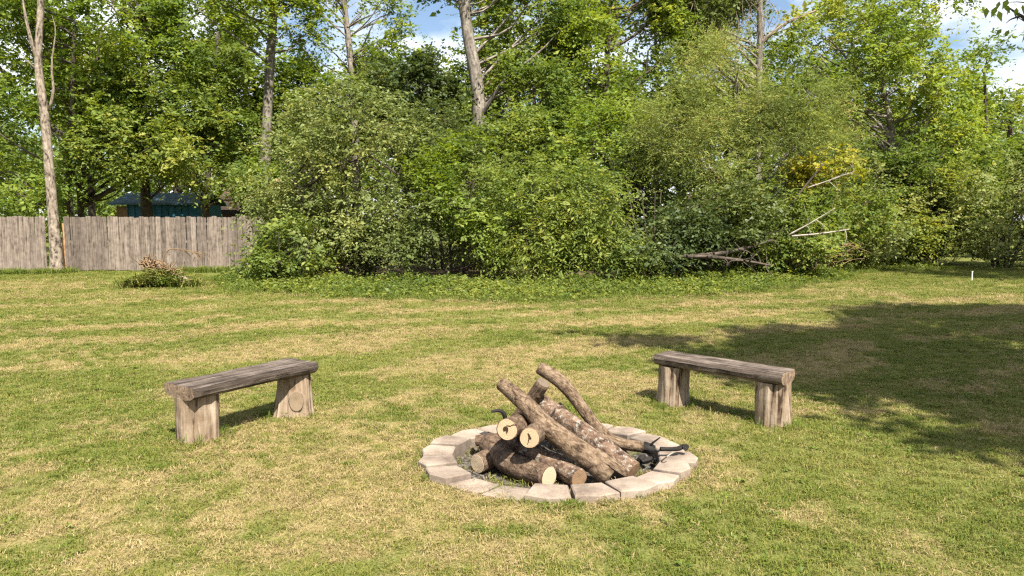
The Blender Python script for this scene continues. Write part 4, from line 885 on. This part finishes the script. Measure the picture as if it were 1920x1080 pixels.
plant('broadleaf_tree', 'smaller yellow-green tree against the clouds at the right of the wood', 'tree', (21.6, 36), trunk_px([(1850, 330), (1850, 240), (1845, 130)], 36), (.2, .05),
      [lobe(1850, 170, 36, 60, 70), lobe(1900, 260, 35, 70, 60), lobe(1810, 270, 34, 80, 70), lobe(1960, 300, 34, 80, 60)], 300, .6, 150, (.13, .072), 'leaf_yellow', 'trunk_dark', 44, WOODS, tone0=.40, lump=.5, nlimb=40, front=.4)
plant('broadleaf_tree', 'deep green shaded tree between cedar and far hedge', 'tree', (13.5, 30.5), trunk_px([(1690, 420), (1685, 330), (1680, 280)], 30.5), (.16, .05),
      [lobe(1650, 320, 30, 70, 60), lobe(1720, 320, 30.5, 75, 60), lobe(1590, 270, 31, 60, 60), lobe(1800, 320, 31, 70, 50)], 300, .56, 165, (.115, .062), 'leaf_green', 'trunk_dark', 45, WOODS, tone0=.36, **K)
# back row of tall trees
BACK = 'tall trees of the back row'
for k, (px, py, w_, h_, mt, nm) in enumerate([(-20, 60, 110, 200, 'leaf_green', 'behind the leaning trunk, past the left end of the view'), (170, 90, 120, 190, 'leaf_yellow', 'behind the deep green tree by the fence'), (330, 110, 120, 190, 'leaf_green', 'behind the sunlit tree over the shed'),
        (455, 150, 90, 160, 'leaf_yellow', 'left of the straight bare trunk'), (575, 210, 80, 90, 'leaf_yellow', 'between the straight trunk and the sparse tree'), (760, 190, 110, 90, 'leaf_yellow', 'behind the vine-smothered snag'), (960, 120, 90, 150, 'leaf_green', 'right of the big forked trunk'),
        (1080, 100, 100, 180, 'leaf_yellow', 'behind the sunny tree left of the cedar'), (1230, 90, 110, 170, 'leaf_green', 'behind the left half of the cedar'), (1360, 110, 90, 140, 'leaf_olive', 'behind the trailing bare vines'), (1480, 190, 90, 80, 'leaf_yellow', 'behind the right half of the cedar'), (1600, 130, 110, 170, 'leaf_green', 'behind the spreading tree'), (1740, 190, 110, 120, 'leaf_yellow', 'right of the spreading tree'), (1890, 260, 110, 90, 'leaf_green', 'behind the small tree against the clouds')]):
    Yb = 39 + (k * 7 % 5) * .9; b_ = at(px, 400, Yb)
    plant('tall_tree', 'tall leafy tree standing ' + nm, 'tree', b_[:2], trunk_px([(px, 330), (px + 6, 200), (px - 4, max(py - 60, -60))], Yb), (.22, .06), [lobe(px, py, Yb, w_, h_, .6), lobe(px + 20, py + h_ * .7, Yb - .8, w_ * .9, h_ * .5, .6)],
          390 if 440 < px < 1400 else 230, .8, 130, (.17, .10), mt, 'trunk_dark', 800 + k, BACK, nlimb=26, front=.6, lump=.5, tone0=.42, tvar=.2)
# farther wood closing the view low down
rng = np.random.default_rng(88)
far = [(-60, 210), (120, 250), (300, 230), (480, 250), (640, 240), (800, 250), (960, 240), (1110, 230), (1270, 230), (1440, 240), (1620, 220), (1800, 230), (1980, 220)]
names = ['over the left end of the fence', 'behind the leaning trunk', 'behind the blue shed', 'behind the tan-roofed house', 'behind the rounded bush', 'behind the vine-clad snag', 'behind the forked trunk', 'behind the sunny tree', 'behind the cedar', 'behind the bare vines', 'behind the spreading tree', 'behind the far hedge', 'past the right end of the far hedge']
for k, ((px, py), nm) in enumerate(zip(far, names)):
    Yf = 59 + rng.uniform(-2, 4)
    plant('distant_tree', 'distant green tree of the far wood ' + nm, 'tree', at(px, 400, Yf)[:2], trunk_px([(px, 380), (px + 5, py)], Yf), (.22, .05),
          [lobe(px, py + 45, Yf, 100, 75), lobe(px + rng.uniform(-50, 50), py + 120, Yf - 1, 95, 60)], 150, .9, 120, (.22, .13), 'leaf_green', 'trunk_dark', 500 + k, 'far wood', nlimb=14, tone0=rng.uniform(.3, .55), front=.6)

# the wood goes on behind: one leafy mass
rf_ = np.random.default_rng(70); n = 2200; fx = rf_.uniform(-65, 70, n); fy = rf_.uniform(66, 76, n)
fz = rf_.uniform(0, 1, n) * (8.5 + 4.0 * fbm(np.stack([fx * .15, fx * 0, fx * 0], -1), 31, 3))
a = leaves(np.stack([fx, fy, fz], -1), np.full(n, 1.6), 22, .55, .36, rf_, .4, .15, .12, .2, .8, outc=A(0, 90, 0), per_twig=7)
tag(link('far_wood', fast_mesh('far_wood', a[0], a[1], M['leaf_green'], tone=a[2])), 'dense green mass of the wood far behind the trees', kind='stuff')

# --- tree standing outside the view whose crown shades the right of the lawn; one bough hangs into view
SHK = 8.6 / math.tan(SUN_EL)
cx, cy = 5.85 - SH.x * SHK, 8.85 - SH.y * SHK
plant('shade_tree', 'big-leaved tree overhanging the right of the lawn, a bough drooping against the clouds', 'tree', (cx + .8, cy - .6), [(cx + .8, cy - .6, -.1), (cx + .7, cy - .5, 2.5), (cx + .3, cy - .2, 5.5), (cx, cy, 8.8)], (.24, .08),
      [(cx, cy, 8.6, 3.7, 3.3, 1.5), (cx - 1.1, cy - 2.7, 8.2, 1.4, .9, .6), (cx - 2.7, cy + 1.8, 8.6, 1.3, .8, .5), (cx + 2.6, cy + 2.0, 9.2, 3.4, 2.6, 1.4), (cx + 3.4, cy + 4.3, 9.4, 2.6, 1.0, .8), (cx + 2.5, cy - 1.5, 8.6, 3, 2.4, 1.4)], 900, .60, 230, (.17, .10), 'leaf_green', 'trunk_grey', 46, None, nlimb=60, front=0, shell=(.2, 1), tone0=.5)
st = bpy.data.objects['shade_tree']; mb = MB(); rb2 = np.random.default_rng(3)
bough = [A(cx + .4, cy - .2, 5.2), at(2060, -20, 8.2), at(1960, 52, 8.4), at(1915, 30, 8.5), at(1888, 12, 8.6)]
bl = spline(bough, 20); tube(mb, bl, np.linspace(.05, .006, 20), 6, .05, 2, 2)
tw = [[at(1955, 50, 8.4), at(1925, 42, 8.35), at(1902, 28, 8.3)], [at(1915, 30, 8.5), at(1896, 36, 8.4), at(1886, 44, 8.4)], [at(1990, 30, 8.3), at(1930, 6, 8.4), at(1880, 4, 8.5)], [at(1985, 30, 8.3), at(1930, -14, 8.4), at(1850, -10, 8.6)], [at(1960, 92, 8.4), at(1935, 94, 8.4), at(1915, 98, 8.4)]]
for t in tw: tube(mb, spline(t, 8), np.linspace(.012, .003, 8), 4)
mb.build('bough', M['trunk_dark'], st, True)
lv = []
for px, py in [(1878, 54), (1892, 56), (1850, 14), (1862, 18), (1872, 20), (1884, 8), (1893, 12), (1900, 4), (1906, 14), (1912, 22), (1918, 8), (1874, 2), (1890, -2), (1925, 60), (1930, 30), (1868, 12)]:
    p0 = at(px, py, 8.4 + rb2.uniform(-.15, .15)); ax = nrm(A(rb2.normal(0, .3), rb2.normal(0, .3), -1)); nn = nrm(A(rb2.normal(0, .6), -1, .2)); nn = nrm(nn - ax * (nn @ ax)); b = np.cross(nn, ax); l = rb2.uniform(.09, .13); w = l * .5
    lv.append([p0, p0 + ax * l * .35 + b * w * .5, p0 + ax * l, p0 + ax * l * .35 - b * w * .5])
link('bough_leaves', fast_mesh('bough_leaves', np.array(lv).reshape(-1, 3), np.arange(len(lv) * 4).reshape(-1, 4), M['leaf_yellow'], tone=rb2.uniform(.1, .6, len(lv))), st)
# a second tree past the right end of the hedge shades the far corner
k2_ = 8 / math.tan(SUN_EL); dx, dy = 15.5 - SH.x * k2_, 24.3 - SH.y * k2_
plant('shade_tree', 'tree past the right edge of the lawn shading the grass before the far hedge', 'tree', (dx + 1, dy - .5), [(dx + 1, dy - .5, -.1), (dx + .9, dy - .4, 3), (dx + .5, dy, 8.2)], (.24, .08),
      [(dx, dy, 8.4, 2.7, 1.5, 1.5), (dx + 2.2, dy + .5, 8.8, 2.6, 1.8, 1.5)], 300, .65, 130, (.16, .095), 'leaf_green', 'trunk_grey', 47, None, nlimb=24, front=0, shell=(.2, 1), tone0=.5)

# --- leafy ground cover along the thicket's foot
rg = np.random.default_rng(60); n = 4800
gx = rg.uniform(-8.6, 15.5, n); dep = rg.uniform(0, 1, n) ** .75; gy = edge(gx) + dep * 3.6 - .25 + (fbm(np.stack([gx * 1.2, gx * 0, gx * 0], -1), 91, 2) - .5) * 1.6 + rg.normal(0, .12, n)
hz = .01 + .30 * dep ** 1.3 * fbm(np.stack([gx * 1.3, gy * 1.3, gx * 0], -1), 93, 2) * 1.6
C = np.stack([gx, gy, hz * .6], -1)
a = leaves(C, np.full(n, .17), 22, .060, .040, rg, .48, .24, .15, .2, 1.4, outc=A(2, 40, -40), per_twig=6)
a[0][:, 2] = np.maximum(a[0][:, 2], .01)
LEAVES[0] += len(a[1])
tag(link('ground_cover', fast_mesh('ground_cover', a[0], a[1], M['ivy'], tone=a[2])), 'bright green leafy ground cover along the foot of the thicket', kind='stuff')
ex = rg.uniform(-8.8, 16, 1500); ey = edge(ex) - rg.uniform(-.9, .7, 1500)
scatter('edge_grass', [tuft_mesh('edge_tuft', M['lush'], 16, .09, .05, .17, .008, (.4, 1.2), 420 + i) for i in range(5)], with_z(np.stack([ex, ey], -1)), rg.uniform(.5, 1.1, 1500), 310, label='longer grass where the mown lawn meets the thicket')
# leaf litter and bare soil under the shrubs
xs2 = np.linspace(-9, 12.5, 90); t2 = np.linspace(0, 1, 12)
V = np.array([[x, edge(x) + 1.5 + 9 * t, .03 + .05 * vnoise(np.array([[x * 1.3, t * 9, 0]]), 4)[0]] for t in t2 for x in xs2])
gi2 = np.arange(len(V)).reshape(12, 90); F2 = np.stack([gi2[:-1, :-1], gi2[:-1, 1:], gi2[1:, 1:], gi2[1:, :-1]], -1).reshape(-1, 4)
M['litter'] = plain('leaf_litter', (.085, .058, .034), .6, 12)
tag(link('forest_floor', fast_mesh('forest_floor', V, F2, M['litter'])), kind='structure')
# weeds at the fence foot
gx = rg.uniform(-18, -9, 900); gy = 24.9 + (gx + 16) * .13 - rg.uniform(.05, .9, 900) ** 1.3; w = fbm(np.stack([gx * .8, gx * 0, gx * 0], -1), 97, 2)
k = w > .45
scatter('fence_weeds', [tuft_mesh('weed_tuft', M['lush'], 14, .10, .10, .30, .014, (.4, 1.2), 380 + i) for i in range(5)], with_z(np.stack([gx[k], gy[k]], -1)), rg.uniform(.5, 1.1, k.sum()), 308, label='green weeds growing along the foot of the fence')

# ------------------------------------------------------------------ brush pile on the lawn
bp = P(300, 538, 0); bx, by = bp[0], bp[1]
mb = MB(); tube(mb, spline([(bx + .75, by - .1, .10), (bx + .2, by + .1, .28), (bx - .25, by + .25, .48)], 12), np.linspace(.14, .09, 12), 12, .25, 4, 6)
tag(mb.build('rotten_log', M['trunk_pale'], None, True), 'pale rotten log half sunk in weeds on the brush pile', 'log')
mb = MB(); rq = np.random.default_rng(15)
for k in range(150):
    t_ = rq.uniform(); s = A(bx - .42 + .75 * t_ + rq.normal(0, .12), by + .1 - .15 * t_ + rq.normal(0, .12), .62 - .38 * t_ + rq.normal(0, .09)); d = nrm(rq.normal(size=3) + A(.5, 0, -.2)) * rq.uniform(.12, .4)
    tube(mb, spline([s, s + d * .5 + rq.normal(0, .04, 3), s + d], 5), np.linspace(.020, .006, 5), 4, cap=(False, False))
tag(mb.build('root_tangle', M['dead_brown']), 'tangle of dead brown roots and twigs on top of the brush pile', 'roots', kind='stuff')
mb = MB(); tube(mb, spline([(bx + .05, by, .3), (bx + .12, by, .75), (bx + .32, by, .98), (bx + .8, by - .05, .93), (bx + 1.2, by, .82)], 16), np.linspace(.022, .007, 16), 7, .1, 4, 2)
for k in range(16):
    t = rq.uniform(.5, 1.2); s = A(bx + t, by, .95 - max(0, t - .8) * .3); e = s + A(rq.uniform(.05, .35), rq.normal(0, .1), rq.uniform(-.30, .02)); tube(mb, [s, (s + e) / 2 + A(0, 0, .03), e], [.008, .006, .004], 4)
tag(mb.build('dead_branch', M['dead_brown']), 'bare bent dead branch arching out of the brush pile', 'branch')
n = 420; px_ = bx + rg.normal(0, .52, n); py_ = by - .02 + rg.normal(0, .26, n); k = ((px_ - bx) / 1.15) ** 2 + ((py_ - by) / .6) ** 2 < 1
q = np.stack([px_, py_], -1)[k]; qz = with_z(q); qz[:, 2] += .22 * np.exp(-((q[:, 0] - bx) / .5) ** 2) * rg.uniform(0, 1, len(q))
scatter('pile_weeds', [tuft_mesh('pile_weed', M['lush' if i % 2 else 'grass'], 7, .12, .16, .46, .026, (.6, 1.6), 390 + i) for i in range(6)], qz, rg.uniform(.6, 1.1, len(q)), 309, label='long green weeds overgrowing the brush pile')

# ------------------------------------------------------------------ fallen and dead wood in the thicket
def stick(name, label, pts, r0, r1, mat, cat='branch', n=14, twigs=0, seed=1, group=None):
    mb = MB(); sp = spline(pts, n); tube(mb, sp, np.linspace(r0, r1, n), 8, .1, 4, seed); r = np.random.default_rng(seed)
    for k in range(twigs):
        i = r.integers(n // 3, n); e = sp[i] + nrm(r.normal(size=3) + A(.2, -.2, .2)) * r.uniform(.2, .6); tube(mb, spline([sp[i], (sp[i] + e) / 2 + r.normal(0, .05, 3), e], 5), np.linspace(r1 * .8, .004, 5), 4)
    return tag(mb.build(name, M[mat], None, True), label, cat, group)
stick('dead_branch', 'straight pale dead branch slanting up out of the shrubs', [at(1480, 440, 20.65), at(1520, 418, 20.55), at(1566, 390, 20.50)], .026, .008, 'dead_pale', seed=1, twigs=5)
stick('dead_branch', 'thick pale dead branch jutting level out of the shrubs', [at(1485, 443, 20.60), at(1540, 438, 20.40), at(1592, 430, 20.30)], .030, .014, 'dead_pale', seed=2, twigs=4)
stick('dead_branch', 'thin twiggy pale branch below the golden sapling', [at(1515, 352, 20.90), at(1550, 340, 20.80), at(1600, 322, 20.70)], .024, .008, 'dead_pale', twigs=9, seed=3)
stick('dead_branch', 'crooked thin grey branch hanging below the golden sapling', [at(1566, 335, 20.80), at(1571, 360, 20.75), at(1563, 378, 20.75), at(1560, 392, 20.75)], .008, .004, 'dead_brown', seed=4)
stick('leaning_branch', 'dark leaning branch reaching up to the golden sapling', [at(1478, 392, 22.6), at(1500, 362, 22.6), at(1545, 305, 22.7)], .05, .02, 'trunk_dark', seed=5)
stick('fallen_log', 'brown fallen log lying level at the foot of the glossy shrub', [at(1255, 482, 20.4), at(1330, 482, 20.2), at(1400, 490, 20.3), at(1445, 498, 20.5)], .07, .03, 'trunk_dark', 'log', seed=6, twigs=14)
stick('fallen_log', 'second fallen log propped above the level one, going up into the shrubs', [at(1290, 482, 20.5), at(1370, 472, 20.9), at(1450, 450, 21.6)], .08, .04, 'trunk_dark', 'log', seed=7, twigs=14)
mb = MB(); rq = np.random.default_rng(25)
for k in range(90):
    s = at(rq.uniform(1485, 1590), rq.uniform(455, 500), rq.uniform(22.4, 23.6)); d = nrm(rq.normal(size=3) * A(1, .6, .45)) * rq.uniform(.25, .8)
    tube(mb, spline([s, s + d * .5 + rq.normal(0, .06, 3), s + d], 5), np.linspace(.013, .005, 5), 4, cap=(False, False))
tag(mb.build('brushwood', M['dead_brown']), 'heap of thin dead brushwood below the pale dead branches', 'brushwood', kind='stuff')
s0 = P(1822, 527, 0); mb = MB(); box(mb, (s0[0] - .013, s0[1] - .013, -.05), (s0[0] + .013, s0[1] + .013, .26)); box(mb, (s0[0] - .02, s0[1] - .02, .261), (s0[0] + .02, s0[1] + .02, .28))
tag(mb.build('marker_stake', M['stake']), 'small white marker stake in the grass before the far hedge', 'stake')
print('LEAVES', LEAVES[0], 'TRIS', sum(len(m.polygons) * 2 for m in bpy.data.meshes))
